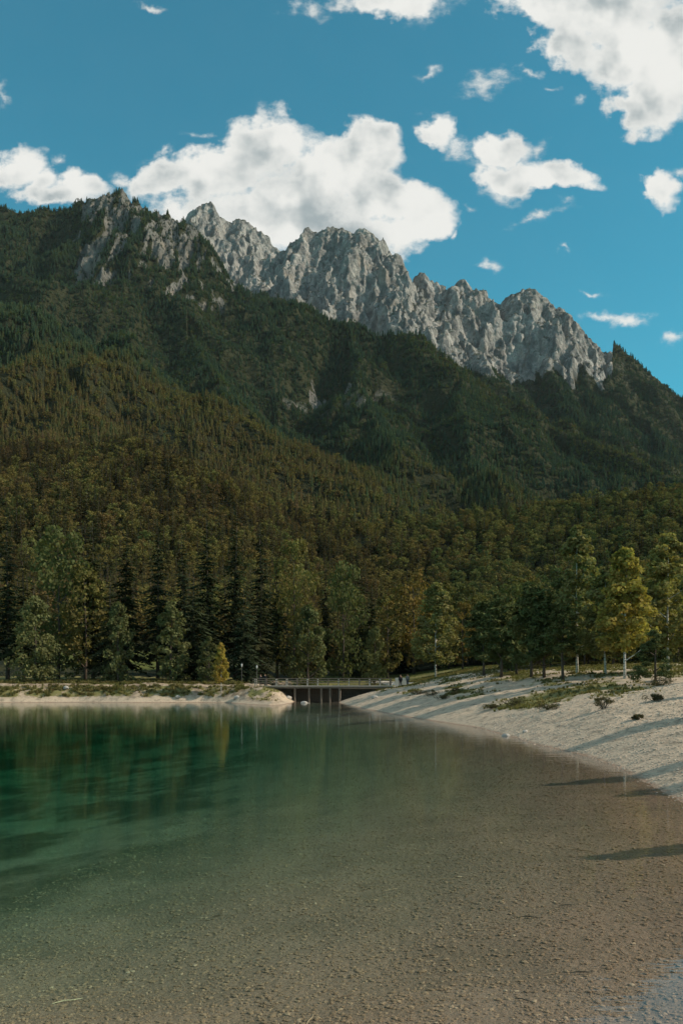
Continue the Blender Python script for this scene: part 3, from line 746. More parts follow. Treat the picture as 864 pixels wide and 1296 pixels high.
plant_px('dull_birch', 551, 738, 138, 'single birch with straight white trunk on the meadow right of the walkers', 'tree', variant=1, width=1.25)
plant_px('broadleaf', 585, 762, 150, 'low dull leafy tree between the meadow birch and the pines', 'tree', variant=4, width=0.8)
for (u, vb, vt, w, lab) in ((612, 855, 762, 1.05, 'first dark pine of the row on the right bank'), (634, 857, 752, 1.0, 'pine with paler top, second in the row on the right bank'),
      (653, 854, 765, 1.0, 'lower pine standing back in the row on the right bank'), (672, 857, 738, 0.9, 'tallest dark pine of the row on the right bank'),
      (688, 858, 748, 0.95, 'pine close beside the tallest one in the bank row'), (712, 861, 768, 1.15, 'broad dark pine standing forward in front of the tall dull birch')):
    plant_at('pine', u, vb, vt, lab, 'tree', width=w * 1.25)
plant_at('dull_birch', 730, 852, 668, 'very tall slim grey-yellow birch behind the pines on the right bank', 'tree', variant=0, width=1.05)
plant_at('dull_birch', 766, 853, 716, 'dull yellow birch just left of the bright yellow one', 'tree', variant=1, width=1.25)
plant_at('birch', 790, 859, 695, 'bright yellow birch with leaning white trunk on the right bank', 'tree', variant=0, width=1.12, rz=0.4)
plant_at('bush_pine', 829, 864, 798, 'small bushy dark pine standing alone on the gravel at right', 'tree', variant=0, width=1.25)
plant_at('dull_birch', 845, 850, 675, 'tall grey-green birch with white trunk at the right edge of the photo', 'tree', variant=1, width=1.2)
# trees past the right edge whose shadows fall over the gravel and the shallows
ROFF = ['tall pine far back', 'lower pine opposite the grass patch', 'leafy tree opposite the shaded gravel', 'pine up the slope', 'small pine nearest the viewer', 'birch farthest back']
for q_, (x, y, h, k) in enumerate(((26, 40, 7, 'pine'), (21.5, 29.5, 6.0, 'pine'), (23, 25.5, 6, 'broadleaf'), (31, 50, 7, 'pine'), (15.5, 17.5, 4.2, 'pine'), (34, 62, 8, 'dull_birch'))):
    plant(k, x, y, h, ROFF[q_] + ' beyond the right edge', 'tree', group='trees beyond the right edge')

# the dense stand at the foot of the mountain
FX = []
FIXED = [((u - CU) / F * Y, v, Y) for (u, v, Y) in ((10, 648, 148), (118, 654, 150), (160, 662, 152), (200, 652, 150), (232, 668, 148), (262, 650, 150), (298, 640, 152), (330, 660, 160), (30, 690, 143), (140, 720, 142), (245, 720, 142), (330, 735, 148), (350, 700, 165), (412, 700, 172), (455, 715, 170), (470, 740, 165), (508, 740, 175))]
for k, (x, v, Y) in enumerate(FIXED):
    e = plant('spruce' if v < 712 else 'young_spruce', x, Y, CH - (v - CV) / F * Y - gh(x, Y), '', 'tree', group='dark spruces along the far bank', width=RS.uniform(0.8, 1.0))
    FX.append((x / Y, e, v))
FX.sort(key=lambda q: q[0])
ORD = ['leftmost', 'second', 'third', 'fourth', 'fifth', 'sixth', 'seventh', 'eighth', 'ninth', 'tenth', 'eleventh', 'twelfth', 'thirteenth', 'fourteenth', 'fifteenth', 'sixteenth', 'seventeenth', 'rightmost']
for k, (t_, e, v) in enumerate(FX):
    e['label'] = '%s dark spruce, %s from the left in the stand along the far bank' % ('very tall' if v < 680 else 'tall' if v < 712 else 'shorter', ORD[k] if k < len(FX) - 1 else 'last') if k else 'very tall dark spruce leftmost in the stand along the far bank'

KEEP_OUT = [(-52, 186, 11), (-38, 180, 7)]
def free(x, y, dmin):
    for (a, b, r) in KEEP_OUT:
        if math.hypot(x - a, y - b) < r: return False
    for (a, b, h) in TREES:
        if abs(a - x) < dmin and abs(b - y) < dmin and math.hypot(a - x, b - y) < dmin: return False
    return True
WOOD = []
cnt = 0; tries = 0
while cnt < 232 and tries < 9000:
    tries += 1
    t = RS.uniform(-0.45, 0.45); y = 139 + 75 * RS.rand() ** 1.3
    if RS.rand() < 0.14: t = RS.uniform(0.18, 0.45); y = RS.uniform(105, 142); x = t * y; u = CU + F * t
    # the meadow in the middle and the grass on the right stay open
    if 330 < u < 600 and y < 163: continue
    if (66 < u < 104 or 164 < u < 194) and y < 173: continue
    if 600 <= u < 640 and y < 150: continue
    if u >= 640 and y < 106 + 14 * RS.rand(): continue
    if -2 < x < 44 and 127 < y < 163: continue
    if not free(x, y, 3.4 if y < 175 else 4.2): continue
    if u < 345:
        kind = 'spruce' if RS.rand() < 0.8 else 'broadleaf'
        hh = RS.uniform(20, 29) if kind == 'spruce' else RS.uniform(11, 18)
    elif u < 600:
        kind = 'spruce' if RS.rand() < 0.5 else 'broadleaf'
        hh = RS.uniform(15, 24) if kind == 'spruce' else RS.uniform(11, 18)
    else:
        kind = ('spruce', 'broadleaf', 'broadleaf', 'pine')[RS.randint(4)]
        hh = RS.uniform(10, 17) * (0.72 if y < 142 else 1)
    grp_ = {'spruce': 'spruces in the wood behind the lake', 'broadleaf': 'leafy trees in the wood behind the lake', 'pine': 'pines in the wood behind the right bank'}[kind]
    e = plant(kind, x, y, hh, '', 'tree', group=grp_, width=RS.uniform(0.8, 1.15)); cnt += 1
    WOOD.append((e, kind, u, y, hh))
ZONES = [(20, 'at the far left edge'), (60, 'behind the grey-green tree at far left'), (95, 'above the left grass clearing'), (130, 'between the left clearing and the pale bank tree'), (165, 'behind the pale sunlit bank tree'), (195, 'above the second grass clearing'),
         (240, 'behind the round bank tree'), (285, 'behind the small yellow birch'), (325, 'behind the lamp posts'), (365, 'behind the left end of the bridge'), (410, 'behind the left half of the bridge'), (450, 'behind the middle of the bridge'),
         (495, 'behind the right half of the bridge'), (530, 'behind the walkers'), (575, 'behind the lone meadow birch'), (615, 'left of the pine row'), (650, 'behind the first pines of the row'), (690, 'behind the tallest pine of the row'), (745, 'behind the very tall dull birch'), (805, 'behind the bright yellow birch'), (2000, 'behind the birches at right edge')]
cells = {}
for w in WOOD:
    z_ = next(t for lim, t in ZONES if w[2] < lim); row = 'front' if w[3] < 160 else 'middle' if w[3] < 180 else 'rear'
    cells.setdefault((w[1], z_, row), []).append(w)
for (kind, z_, row), ws_ in cells.items():
    ws_.sort(key=lambda w: w[2])
    nm = {'spruce': 'dark spruce', 'broadleaf': 'leafy tree', 'pine': 'pine'}[kind]
    pos_ = [''] if len(ws_) == 1 else ['left ', 'right '] if len(ws_) == 2 else ['left ', 'middle ', 'right '] if len(ws_) == 3 else None
    for i, w in enumerate(ws_):
        p_ = pos_[i] if pos_ else ('leftmost ', 'second ', 'third ', 'fourth ', 'fifth ', 'sixth ', 'seventh ', 'eighth ', 'ninth ', 'tenth ', 'eleventh ', 'twelfth ', 'thirteenth ', 'fourteenth ', 'fifteenth ', 'sixteenth ', 'seventeenth ', 'eighteenth ', 'nineteenth ', 'twentieth ')[min(i, 19)]
        w[0]['label'] = '%s%s in the wood\'s %s rows, %s' % (p_, nm, row, z_)

# ------------------------------------------------------------------ scattering as one object (geometry nodes)
def scatter(name, pos, rz, scl, tint, idx, protos, label, cat, tilt=None):
    pc = bpy.data.collections.new(name + '_kinds')
    for i, me in enumerate(protos):
        pc.objects.link(bpy.data.objects.new('%s_kind_%02d' % (name, i), me))
    me = bpy.data.meshes.new(name); me.vertices.add(len(pos)); me.vertices.foreach_set('co', np.asarray(pos, np.float32).ravel())
    rot = np.zeros((len(pos), 3), np.float32); rot[:, 2] = rz
    if tilt is not None: rot[:, :2] = tilt
    for nm, ty, arr, fld in (('rot', 'FLOAT_VECTOR', rot, 'vector'), ('scl', 'FLOAT_VECTOR', scl, 'vector'), ('tint', 'FLOAT', tint, 'value'), ('idx', 'INT', idx, 'value')):
        a = me.attributes.new(nm, ty, 'POINT'); a.data.foreach_set(fld, np.asarray(arr, np.int32 if ty == 'INT' else np.float32).ravel())
    o = link(name, me)
    gt = bpy.data.node_groups.new(name + '_scatter', 'GeometryNodeTree')
    gt.interface.new_socket('Geometry', in_out='INPUT', socket_type='NodeSocketGeometry'); gt.interface.new_socket('Geometry', in_out='OUTPUT', socket_type='NodeSocketGeometry')
    N = gt.nodes; L = gt.links
    a = N.new('NodeGroupInput'); z = N.new('NodeGroupOutput'); ip = N.new('GeometryNodeInstanceOnPoints')
    ci = N.new('GeometryNodeCollectionInfo'); ci.inputs['Collection'].default_value = pc; ci.inputs['Separate Children'].default_value = True; ci.inputs['Reset Children'].default_value = True
    def na(n_, t_):
        q = N.new('GeometryNodeInputNamedAttribute'); q.data_type = t_; q.inputs[0].default_value = n_; return q.outputs[0]
    L.new(a.outputs[0], ip.inputs['Points']); L.new(ci.outputs[0], ip.inputs['Instance']); ip.inputs['Pick Instance'].default_value = True
    L.new(na('idx', 'INT'), ip.inputs['Instance Index']); L.new(na('scl', 'FLOAT_VECTOR'), ip.inputs['Scale'])
    er = N.new('FunctionNodeEulerToRotation'); L.new(na('rot', 'FLOAT_VECTOR'), er.inputs[0]); L.new(er.outputs[0], ip.inputs['Rotation'])
    L.new(ip.outputs[0], z.inputs[0])
    md = o.modifiers.new('scatter', 'NODES'); md.node_group = gt
    tag(o, label, cat, kind='stuff'); return o

# the wooded hillsides
rs = np.random.RandomState(11)
def joined(crown, trunk_h, r, matc):
    b = MB(); b.v = crown.v; b.f = list(crown.f); b.n = crown.n
    nf = len(b.f); b.tube([(0, 0, -1), (0, 0, trunk_h)], [r, r * 0.3], 5, False)
    me = b.mesh('hillside_tree', [matc, M['bark']])
    mi = np.zeros(len(me.polygons), np.int32); mi[nf:] = 1; me.polygons.foreach_set('material_index', mi); return me
protos = []
for i in range(3): protos.append(joined(far_spruce(20, (3.8, 4.4, 3.3)[i], rs, 11, 7), 16, 0.25, M['far_spruce']))
for i in range(3): protos.append(joined(leaf_crown(14, (3.9, 4.4, 3.6)[i], 2.0, rs, 13, 16, 1.5, 'oval')[0], 9, 0.25, M['far_broad']))
for i in range(3): protos.append(joined(spruce_crown(23, (3.3, 4.0, 3.0)[i], rs, 22, 7, 4, 0.06), 20, 0.28, M['far_spruce']))
for i in range(3): protos.append(joined(leaf_crown(15, (4.2, 4.8, 3.8)[i], 2.0, rs, 30, 34, 0.75, 'oval')[0], 9, 0.28, M['far_broad']))
ys = yy; hor = np.maximum.accumulate((ZZ0 - CH) / YY, axis=0)
def bil(A, X, Y):
    fi = np.interp(Y, ys, np.arange(len(ys))); fj = np.interp(X / Y, ts, np.arange(len(ts)))
    i = np.clip(fi.astype(int), 0, len(ys) - 2); j = np.clip(fj.astype(int), 0, len(ts) - 2); a = fi - i; b = fj - j
    return (A[i, j] * (1 - a) * (1 - b) + A[i + 1, j] * a * (1 - b) + A[i, j + 1] * (1 - a) * b + A[i + 1, j + 1] * a * b)
pp = []
for (ya, yb, area) in ((170, 420, 22), (420, 900, 17), (900, 1500, 24), (1500, 2150, 34), (2150, 3000, 55)):
    hw = 0.47
    A_ = hw * (yb ** 2 - ya ** 2); n = int(A_ / area)
    Y = np.sqrt(rs.uniform(ya ** 2, yb ** 2, n)); X = rs.uniform(-hw, hw, n) * Y
    pp.append(np.stack([X, Y], 1))
pp = np.concatenate(pp); X, Y = pp[:, 0], pp[:, 1]
Z = bil(ZZ0, X, Y); rk = bil(RK, X, Y); fu = bil(FULL, X, Y); hz = bil(hor, X, Y)
vis = (Z + 24 - CH) / Y > hz - 0.004
keep = vis & (rs.rand(len(X)) > rk * 1.15 + 0.02)
# little firs cling to the crags as well
keep |= vis & (fu < 0.6) & (rk > 0.3) & (rs.rand(len(X)) < 0.55)
near = np.array([(a, b) for a, b, h in TREES])
m = np.zeros(len(X), bool); q = np.where(Y < 232)[0]
for i in q:
    if np.min(np.hypot(near[:, 0] - X[i], near[:, 1] - Y[i])) < 4.0: m[i] = True
    for (a, b, r) in KEEP_OUT:
        if math.hypot(X[i] - a, Y[i] - b) < r: m[i] = True
m |= (Y < 215)& ~((Y > 200))
keep &= ~m
X, Y, Z, rk = X[keep], Y[keep], Z[keep], rk[keep]
u = CU + F * X / Y; v = CV - F * (Z - CH) / Y
# what grows where: leafy woods on the foothill and the front hill, spruce on the heights
leafy_p = np.where(Y < 900, 0.42, 0.18) + 0.35 * fbm(X / 110, Y / 160, 3, 201)
leafy_p = leafy_p + 0.25 * (sstep(430, 600, u) * (Y < 700)) + 0.35 * ((Y > 1150) & (Y < 1950)) * sstep(0.0, 0.4, fbm(X / 180, Y / 120, 2, 207))
is_b = rs.rand(len(X)) < np.clip(leafy_p, 0.04, 0.75)
det = Y < 620
idx = rs.randint(0, 3, len(X)) + np.where(is_b, 3, 0) + np.where(det, 6, 0)
# autumn browns low on the left hill, cold greens on the high slopes
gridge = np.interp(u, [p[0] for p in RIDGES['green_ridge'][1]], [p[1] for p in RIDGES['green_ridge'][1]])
ridge_sun_tint = sstep(70, 0, v - gridge) * sstep(-6, 4, v - gridge) * sstep(480, 560, u) * (Y < 2000)  # sunlight along the green ridge, put into the tree tint
warm = sstep(1250, 850, Y) * 0.50 + 0.34 * ridge_sun_tint + 0.22 * fbm(X / 60, Y / 80, 3, 211)
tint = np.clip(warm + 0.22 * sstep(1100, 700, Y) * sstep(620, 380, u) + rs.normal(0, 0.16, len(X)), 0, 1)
hs = rs.uniform(0.50, 1.0, len(X)) * np.where(Y > 2100, 0.75, 1.0) * np.where(rk > 0.3, 0.5, 1.0) * np.where(Y < 420, 0.85, 1.0) * (1 - 0.36 * sstep(380, 800, Y) * sstep(2200, 1500, Y))
ws = hs * rs.uniform(0.85, 1.25, len(X)) * np.where(Y > 900, 1.2, 1.0)
scatter('hillside_forest', np.stack([X, Y, Z - 0.6], 1), rs.uniform(0, 6.28, len(X)), np.stack([ws, ws, hs], 1), tint, idx, protos, 'dense mixed forest covering the mountain slopes', 'forest')
print('forest trees', len(X), 'individual', len(TREES))

# pebbles on the bed and the beach
rs = np.random.RandomState(5)
def rock_mesh(seed, sub=1, mat=None, amp=0.25, sq=0.6):
    bm = bmesh.new(); bmesh.ops.create_icosphere(bm, subdivisions=sub, radius=0.5); r = np.random.RandomState(seed)
    for vv in bm.verts:
        vv.co *= 1 + r.uniform(-amp, amp); vv.co.z *= sq
    me = bpy.data.meshes.new('stone'); bm.to_mesh(me); bm.free()
    if mat: me.materials.append(mat)
    return me
pm = [rock_mesh(i, 1, M['pebble'], 0.22, 0.55) for i in range(5)]
bm = bmesh.new()
tw = MB(); tw.tube([(-.5, 0, 0.02), (-.1, 0.04, .03), (.2, -.02, .03), (.5, .05, .02)], [.02, .03, .025, .012], 4); pm.append(tw.mesh('twig', M['pebble']))
n = 46000
Yp = 7.5 + 55 * rs.rand(n) ** 2.1; Xp = rs.uniform(-0.44, 0.44, n) * Yp
Zp, sdp = near_h(Xp[None, :], Yp[None, :]); Zp = Zp[0]; sdp = sdp[0]
kp = (Zp > -2.0)
Xp, Yp, Zp, sdp = Xp[kp], Yp[kp], Zp[kp], sdp[kp]; n = len(Xp)
sz = 0.020 + 0.05 * rs.rand(n) ** 5 + 0.0011 * Yp; sz[sdp > 0] *= 1.3
ii = rs.randint(0, 5, n); tws = rs.rand(n) < 0.012; ii[tws] = 5; sz[tws] *= rs.uniform(2, 5, tws.sum())
sc3 = np.stack([sz * rs.uniform(0.8, 1.5, n), sz, sz * 0.8], 1)
tn = np.clip(0.25 + 0.6 * rs.rand(n) ** 1.3 + 0.3 * rs.rand(n) ** 12, 0, 1); tn[tws] = rs.choice([0.0, 0.0, 0.9], tws.sum())
scatter('pebbles', np.stack([Xp, Yp, Zp + sz * 0.08], 1), rs.uniform(0, 6.28, n), sc3, tn, ii, pm, 'small stones and twigs strewn over the lake bed and gravel beach', 'pebbles')

# grass and low growth: tufts
def tuft(seed, h=0.35, n=26, w=0.02, spread=0.22):
    r = np.random.RandomState(seed); b = MB()
    for k in range(n):
        a = r.uniform(0, 6.28); d0 = r.rand() * spread * 0.5; x, y = d0 * math.cos(a), d0 * math.sin(a); L = h * r.uniform(.5, 1.1); lx, ly = spread * math.cos(a) * r.uniform(.4, 1.2), spread * math.sin(a) * r.uniform(.4, 1.2)
        px_, py_ = -math.sin(a) * w, math.cos(a) * w
        b.add([(x - px_, y - py_, -0.03), (x + px_, y + py_, -0.03), (x + lx * .5 + px_ * .8, y + ly * .5 + py_ * .8, L * .7), (x + lx, y + ly, L), (x + lx * .5 - px_ * .8, y + ly * .5 - py_ * .8, L * .7)], [(0, 1, 2, 4), (4, 2, 3)])
    return b
gm_ = foliage('tuft_blades', [(0.11, 0.11, 0.042), (0.17, 0.155, 0.06), (0.24, 0.20, 0.10)], 0.3, True, 1)
gp = [tuft(i, 0.32, 24, 0.025).mesh('tuft', gm_) for i in range(3)]
n = 90000
Yg = np.sqrt(rs.uniform(20 ** 2, 150 ** 2, n)); Xg = rs.uniform(-0.43, 0.43, n) * Yg
Zg, sg = near_h(Xg[None, :], Yg[None, :]); Zg = Zg[0]; sg = sg[0]; gk = grass_mask(Xg, Yg, sg)
keep = (sg > 0.8) & (rs.rand(n) < sstep(0.35, 0.8, gk + 0.5 * fbm(Xg / 1.5, Yg / 1.5, 2, 9)))
keep &= ~((np.abs(Xg - 9.5) < 2.0) & (Yg > 128))
Xg, Yg, Zg = Xg[keep], Yg[keep], Zg[keep]; n = len(Xg)
s = rs.uniform(0.4, 1.2, n) * np.where(Xg < -13, 1.3, 0.62)
scatter('grass', np.stack([Xg, Yg, Zg], 1), rs.uniform(0, 6.28, n), np.stack([s, s, s], 1), rs.rand(n), rs.randint(0, 3, n), gp, 'low grass tufts growing on the banks and the meadow', 'grass')

# low shrubs on the gravel
def shrub_meshes(seed, R, H):
    r = np.random.RandomState(seed)
    b, cs = leaf_crown(H, R, 0.05, r, 16, 46, 0.085, 'oval', 1.8, 0.7)
    st = MB()
    for (x, y, z, w) in cs[:12]: st.tube([(x * .15, y * .15, -0.05), (x * .6, y * .6, z * .6), (x, y, z)], [.02, .014, .006], 4, False)
    return b.mesh('foliage', M['shrub']), st.mesh('stems', M['bark'])
for k, (u, v, R, H, lab) in enumerate(((649, 894, .85, .45, 'low dark shrub on the gravel, leftmost of the near ones'), (694, 898, .8, .3, 'flat dry shrub on the gravel between two darker ones'), (764, 898, .6, .65, 'upright dry shrub in the middle of the bright gravel'),
      (826, 889, .6, .3, 'small flat shrub below the lone bushy pine'), (622, 897, .6, .25, 'small flat shrub nearest the waterline'), (835, 868, .9, .6, 'dry brush at the foot of the lone bushy pine'), (806, 912, .3, .2, 'tiny tuft on the gravel near the grass patch at right'),
      (547, 880, .9, .5, 'dark shrub on the bank right of the walkers'), (560, 885, .8, .4, 'dry shrub on the bank in the dark grass strip'), (529, 879, .8, .45, 'small shrub on the bank just below the walkers'), (575, 878, 1.0, .5, 'wide low shrub on the upper bank before the meadow birch'))):
    x, y, z = foot(u, v); f_, s_ = shrub_meshes(50 + k, R, H)
    e = bpy.data.objects.new('low_shrub', None); COL.objects.link(e); e.location = (x, y, z); e.empty_display_size = 0.2
    tag(e, lab, 'shrub'); link('foliage', f_, parent=e); link('stems', s_, parent=e)

# stones by the water
for k, (u, v, r_, lab) in enumerate(((385, 886, 0.55, 'pale rounded boulder in the channel below the bridge'), (391, 889, .3, 'small pale stone beside the boulder below the bridge'), (640, 932, .28, 'pale stone at the waterline, leftmost of two'), (664, 927, .22, 'small pale stone on the gravel near the waterline'),
      (84, 872, .55, 'pale stone half way up the left bank'), (474, 884, .45, 'pale stone on the gravel spit right of the channel'), (225, 884, .5, 'flat pale stone at the foot of the left bank'), (300, 884, .5, 'pale stone on the gravel by the small yellow birch'), (365, 884, .6, 'pale block beside the left foot of the bridge'))):
    Y = (CH) * F / (v - CV) if v > 884 and u < 600 else foot(u, v)[1]
    if k in (0, 1): Y = 121.0
    if u == 474: Y = foot(474, 884, 90)[1]
    x = (u - CU) / F * Y
    me = rock_mesh(300 + k, 2, M['stone'], 0.13, 0.7); o = link('boulder', me, loc=(x, Y, max(gh(x, Y), -0.3) + r_ * 0.1)); o.scale = (r_ * 1.9, r_ * 1.5, r_ * 1.7); o.rotation_euler = (0, 0, k * 1.3)
    tag(o, lab, 'boulder')

# ------------------------------------------------------------------ the bridge
BY, BZ = 130.0, 2.32; BX0, BX1 = -13.2, 7.6
br = bpy.data.objects.new('footbridge', None); COL.objects.link(br); br.location = (BX0, BY, 0)
tag(br, 'long low timber footbridge with pale posts and rails over the channel', 'bridge')
def bpart(name, b, mat): return link(name, b.mesh(name, mat), parent=br)
Lb = BX1 - BX0
b0 = MB(); b0.box((0, 0, 0), (0.235, 2.6, 0.06)); plank = b0.mesh('plank', M['timber'])
npk = int(Lb / 0.25)
for i in range(npk):
    o = link('plank', plank, parent=br); o.location = (0.125 + i * 0.25, 0, BZ + 0.006 * ((i * 7) % 3))
for yo in (-1.15, 0.0, 1.15):
    b = MB(); b.box((Lb / 2, yo, BZ - 0.20), (Lb, 0.22, 0.32)); bpart('beam', b, M['timber'])
b = MB(); b.box((Lb / 2, -1.335, BZ - 0.02), (Lb, 0.06, 0.13)); bpart('edge_board', b, M['pale_timber'])
posts = np.linspace(0.4, Lb - 0.3, 14)
for yo in (-1.22, 1.22):
    for i, xo in enumerate(posts):
        b = MB(); b.box((xo, yo, BZ + 0.55), (0.14, 0.14, 1.05)); bpart('rail_post', b, M['pale_timber'] if i % 3 != 1 else M['timber'])
    for zz in (0.45, 0.78, 1.09):
        b = MB(); b.box((Lb / 2, yo + (0.085 if yo > 0 else -0.085), BZ + zz), (Lb, 0.05, 0.11)); bpart('handrail' if zz > 1 else 'rail', b, M['timber'])
for i, xo in enumerate((6.3, 8.4, 10.2, 11.5, 12.9)):
    for yo in (-1.0, 1.0):
        b = MB(); b.tube([(xo, yo, -3.2), (xo, yo, BZ - 0.36)], [0.17, 0.15], 8); bpart('pile', b, M['timber'])
    b = MB(); b.box((xo, 0, BZ - 0.47), (0.24, 2.5, 0.20)); bpart('cross_beam', b, M['timber'])
    if i in (0, 2, 4):
        b = MB(); b.tube([(xo, -1.0, -0.2), (xo, 0.9, BZ - 0.6)], [0.07, 0.07], 6); bpart('brace', b, M['timber'])
b0 = MB(); b0.box((0, 0, 0), (0.34, 0.08, BZ + 2.6)); board = b0.mesh('weir_board', M['dark_timber'])
for i in range(20):
    o = link('weir_board', board, parent=br); o.location = (6.1 + i * 0.345, 1.05 + 0.004 * (i * 5 % 3), (BZ - 3.4) / 2)
b = MB(); b.box((Lb + 1.4, 0.4, BZ + 0.25), (1.9, 0.35, 1.9)); bpart('parapet_block', b, M['pale_concrete'])
for (xa, xb) in ((-0.6, 6.0), (13.1, 21.2)):
    w = bpy.data.objects.new('stone_abutment', None); COL.objects.link(w); w.location = (BX0 + xa, BY + 1.6, 0)
    tag(w, 'dark stone abutment under the %s end of the footbridge' % ('left' if xa < 0 else 'right'), 'abutment')
    r = random.Random(9)
    zc = -0.4
    core = MB(); core.box(((xb - xa) / 2, 0.5, 0.7), (xb - xa, 0.7, 2.4)); link('core', core.mesh('core', M['timber']), parent=w)
    while zc < BZ - 0.55:
        hh = r.uniform(0.32, 0.5); xc = 0
        while xc < xb - xa:
            ww = min(r.uniform(0.5, 1.1), xb - xa - xc + 0.01)
            if ww > 0.15:
                bb = MB(); bb.box((xc + ww / 2, r.uniform(-.06, .03), zc + hh / 2), (ww - 0.03, 0.5, hh - 0.03))
                me = bb.mesh('block', M['wall_stone'] if 'wall_stone' in M else M.setdefault('wall_stone', simple('dark_wall_stone', (0.10, 0.088, 0.07), 0.95, 0.5, 2.5, bump=0.6))); link('block', me, parent=w)
            xc += ww
        zc += hh

# sunken straws and twigs on the near bed
def sight_bed(u, v):
    Y = np.arange(6, 60, 0.02); X = (u - CU) / F * Y; Z = near_h(X[None, :], Y[None, :])[0][0]
    i = int(np.argmax(CH - (v - CV) / F * Y <= Z)); return X[i], Y[i], Z[i]
M['straw'] = simple('pale_straw', (0.62, 0.52, 0.34), 0.8, 0.1)
for k, (u, v, L_, rz_, mt_, nm_, lab) in enumerate(((86, 1269, 0.40, 0.5, 'straw', 'straw', 'pale yellow straw lying on the lake bed at the bottom left'), (662, 1268, 0.22, -0.6, 'dark_timber', 'twig', 'dark twig on the bed near the bottom edge, right of centre'),
      (717, 1148, 0.30, 0.3, 'dark_timber', 'twig', 'dark twig on the brown bed at right'), (670, 1163, 0.28, -0.3, 'dark_timber', 'twig', 'dark twig on the brown bed, left of the other'), (275, 1161, 0.25, 0.8, 'dark_timber', 'twig', 'dark twig on the greenish bed at left centre'), (735, 1234, 0.3, 0.1, 'dark_timber', 'twig', 'thin dark twig on the bed near the lower right'))):
    x, y, z = sight_bed(u, v); b = MB(); r_ = L_ * (0.018 if nm_ == 'straw' else 0.035)
    b.tube([(-L_ / 2, 0, 0), (-L_ * .15, L_ * .05, r_), (L_ * .2, -L_ * .03, r_), (L_ / 2, L_ * .04, 0)], [r_ * .7, r_, r_ * .9, r_ * .4], 5)
    if nm_ == 'twig': b.tube([(L_ * .1, 0, r_), (L_ * .3, L_ * .18, r_ * 2)], [r_ * .6, r_ * .2], 4)
    o = link(nm_, b.mesh(nm_, M[mt_]), loc=(x, y, z + r_ + 0.015)); o.rotation_euler = (0, 0, rz_); tag(o, lab, nm_)

# ------------------------------------------------------------------ people
def skin_mesh(name, verts, edges, radii, mat, sub=2):
    me = bpy.data.meshes.new(name); me.from_pydata(verts, edges, [])
    o = bpy.data.objects.new(name, me); COL.objects.link(o)
    sk = o.modifiers.new('skin', 'SKIN'); sk.use_smooth_shade = True
    for i, r in enumerate(radii): me.skin_vertices[0].data[i].radius = (r, r) if not isinstance(r, tuple) else r
    me.skin_vertices[0].data[0].use_root = True
    ss = o.modifiers.new('sub', 'SUBSURF'); ss.levels = sub; ss.render_levels = sub
    dg = bpy.context.evaluated_depsgraph_get(); ev = o.evaluated_get(dg); nm = bpy.data.meshes.new_from_object(ev)
    bpy.data.objects.remove(o); nm.materials.clear(); nm.materials.append(mat)
    return nm
M['skin'] = simple('skin', (0.42, 0.26, 0.18), 0.6, 0.05)
def cloth(n, c): return simple(n, c, 0.9, 0.12, 12)
def person(x, y, z, rz, label, coat, legs, hair, stride=0.18, h=1.72, arm=0.0, pack=None, group=None, sc=1.0):
    e = bpy.data.objects.new('person', None); COL.objects.link(e); e.location = (x, y, z); e.rotation_euler = (0, 0, rz); k = h / 1.72 * sc; e.scale = (k, k, k)
    tag(e, label, 'person', group)
    s = stride
    body = [(0,0,.95),(0,0,1.12),(0,0,1.34),(0,0,1.47),(0,-.01,1.53),(0,-.02,1.61),(0,-.015,1.68),
            (.09,0,.90),(.10,-s*.6,.50),(.10,-s,.09),(.10,-s-.12,.04),(-.09,0,.90),(-.10,s*.3,.50),(-.10,s+.05,.09),(-.10,s-.09,.04),
            (.19,0,1.40),(.25,.05+s*.3,1.13),(.25,-.02-arm,.90),(.25,-.05-arm,.80),(-.19,0,1.40),(-.25,-s*.3,1.13),(-.25,-.10-arm,.90),(-.25,-.13-arm,.80)]
    ed = [(0,1),(1,2),(2,3),(3,4),(4,5),(5,6),(0,7),(7,8),(8,9),(9,10),(0,11),(11,12),(12,13),(13,14),(2,15),(15,16),(16,17),(17,18),(2,19),(19,20),(20,21),(21,22)]
    rr = [(.15,.11),(.14,.10),(.16,.11),.06,.055,(.078,.095),(.065,.08),.085,.058,.04,.035,.085,.058,.04,.035,.055,.042,.033,.035,.055,.042,.033,.035]
    link('body', skin_mesh('body', body, ed, rr, M['skin']), parent=e)
    cv = [body[i] for i in (0,1,2,3,15,16,17,19,20,21)] + [(0, 0, .82)]
    link('jacket', skin_mesh('jacket', cv, [(0,1),(1,2),(2,3),(2,4),(4,5),(5,6),(2,7),(7,8),(8,9),(0,10)], [(.20,.15),(.18,.14),(.195,.145),.085,.08,.062,.05,.08,.062,.05,(.20,.15)], coat), parent=e)
    tv = [body[i] for i in (0,7,8,9,11,12,13)]
    link('trousers', skin_mesh('trousers', tv, [(0,1),(1,2),(2,3),(0,4),(4,5),(5,6)], [(.165,.125),.105,.078,.062,.105,.078,.062], legs), parent=e)
    link('hair', skin_mesh('hair', [(0,.015,1.66),(0,.045,1.60),(0,.05,1.55)], [(0,1),(1,2)], [(.08,.088),(.078,.075),.05], hair), parent=e)
    for sx_, yo in ((.10, -s), (-.10, s + .05)):
        b = MB(); b.box((sx_, yo - .07, .045), (.095, .27, .09)); link('shoe', b.mesh('shoe', M['steel']), parent=e)
    if pack: 
        link('backpack', skin_mesh('backpack', [(0,.20,1.08),(0,.21,1.30)], [(0,1)], [(.14,.09),(.13,.08)], pack), parent=e)
    return e
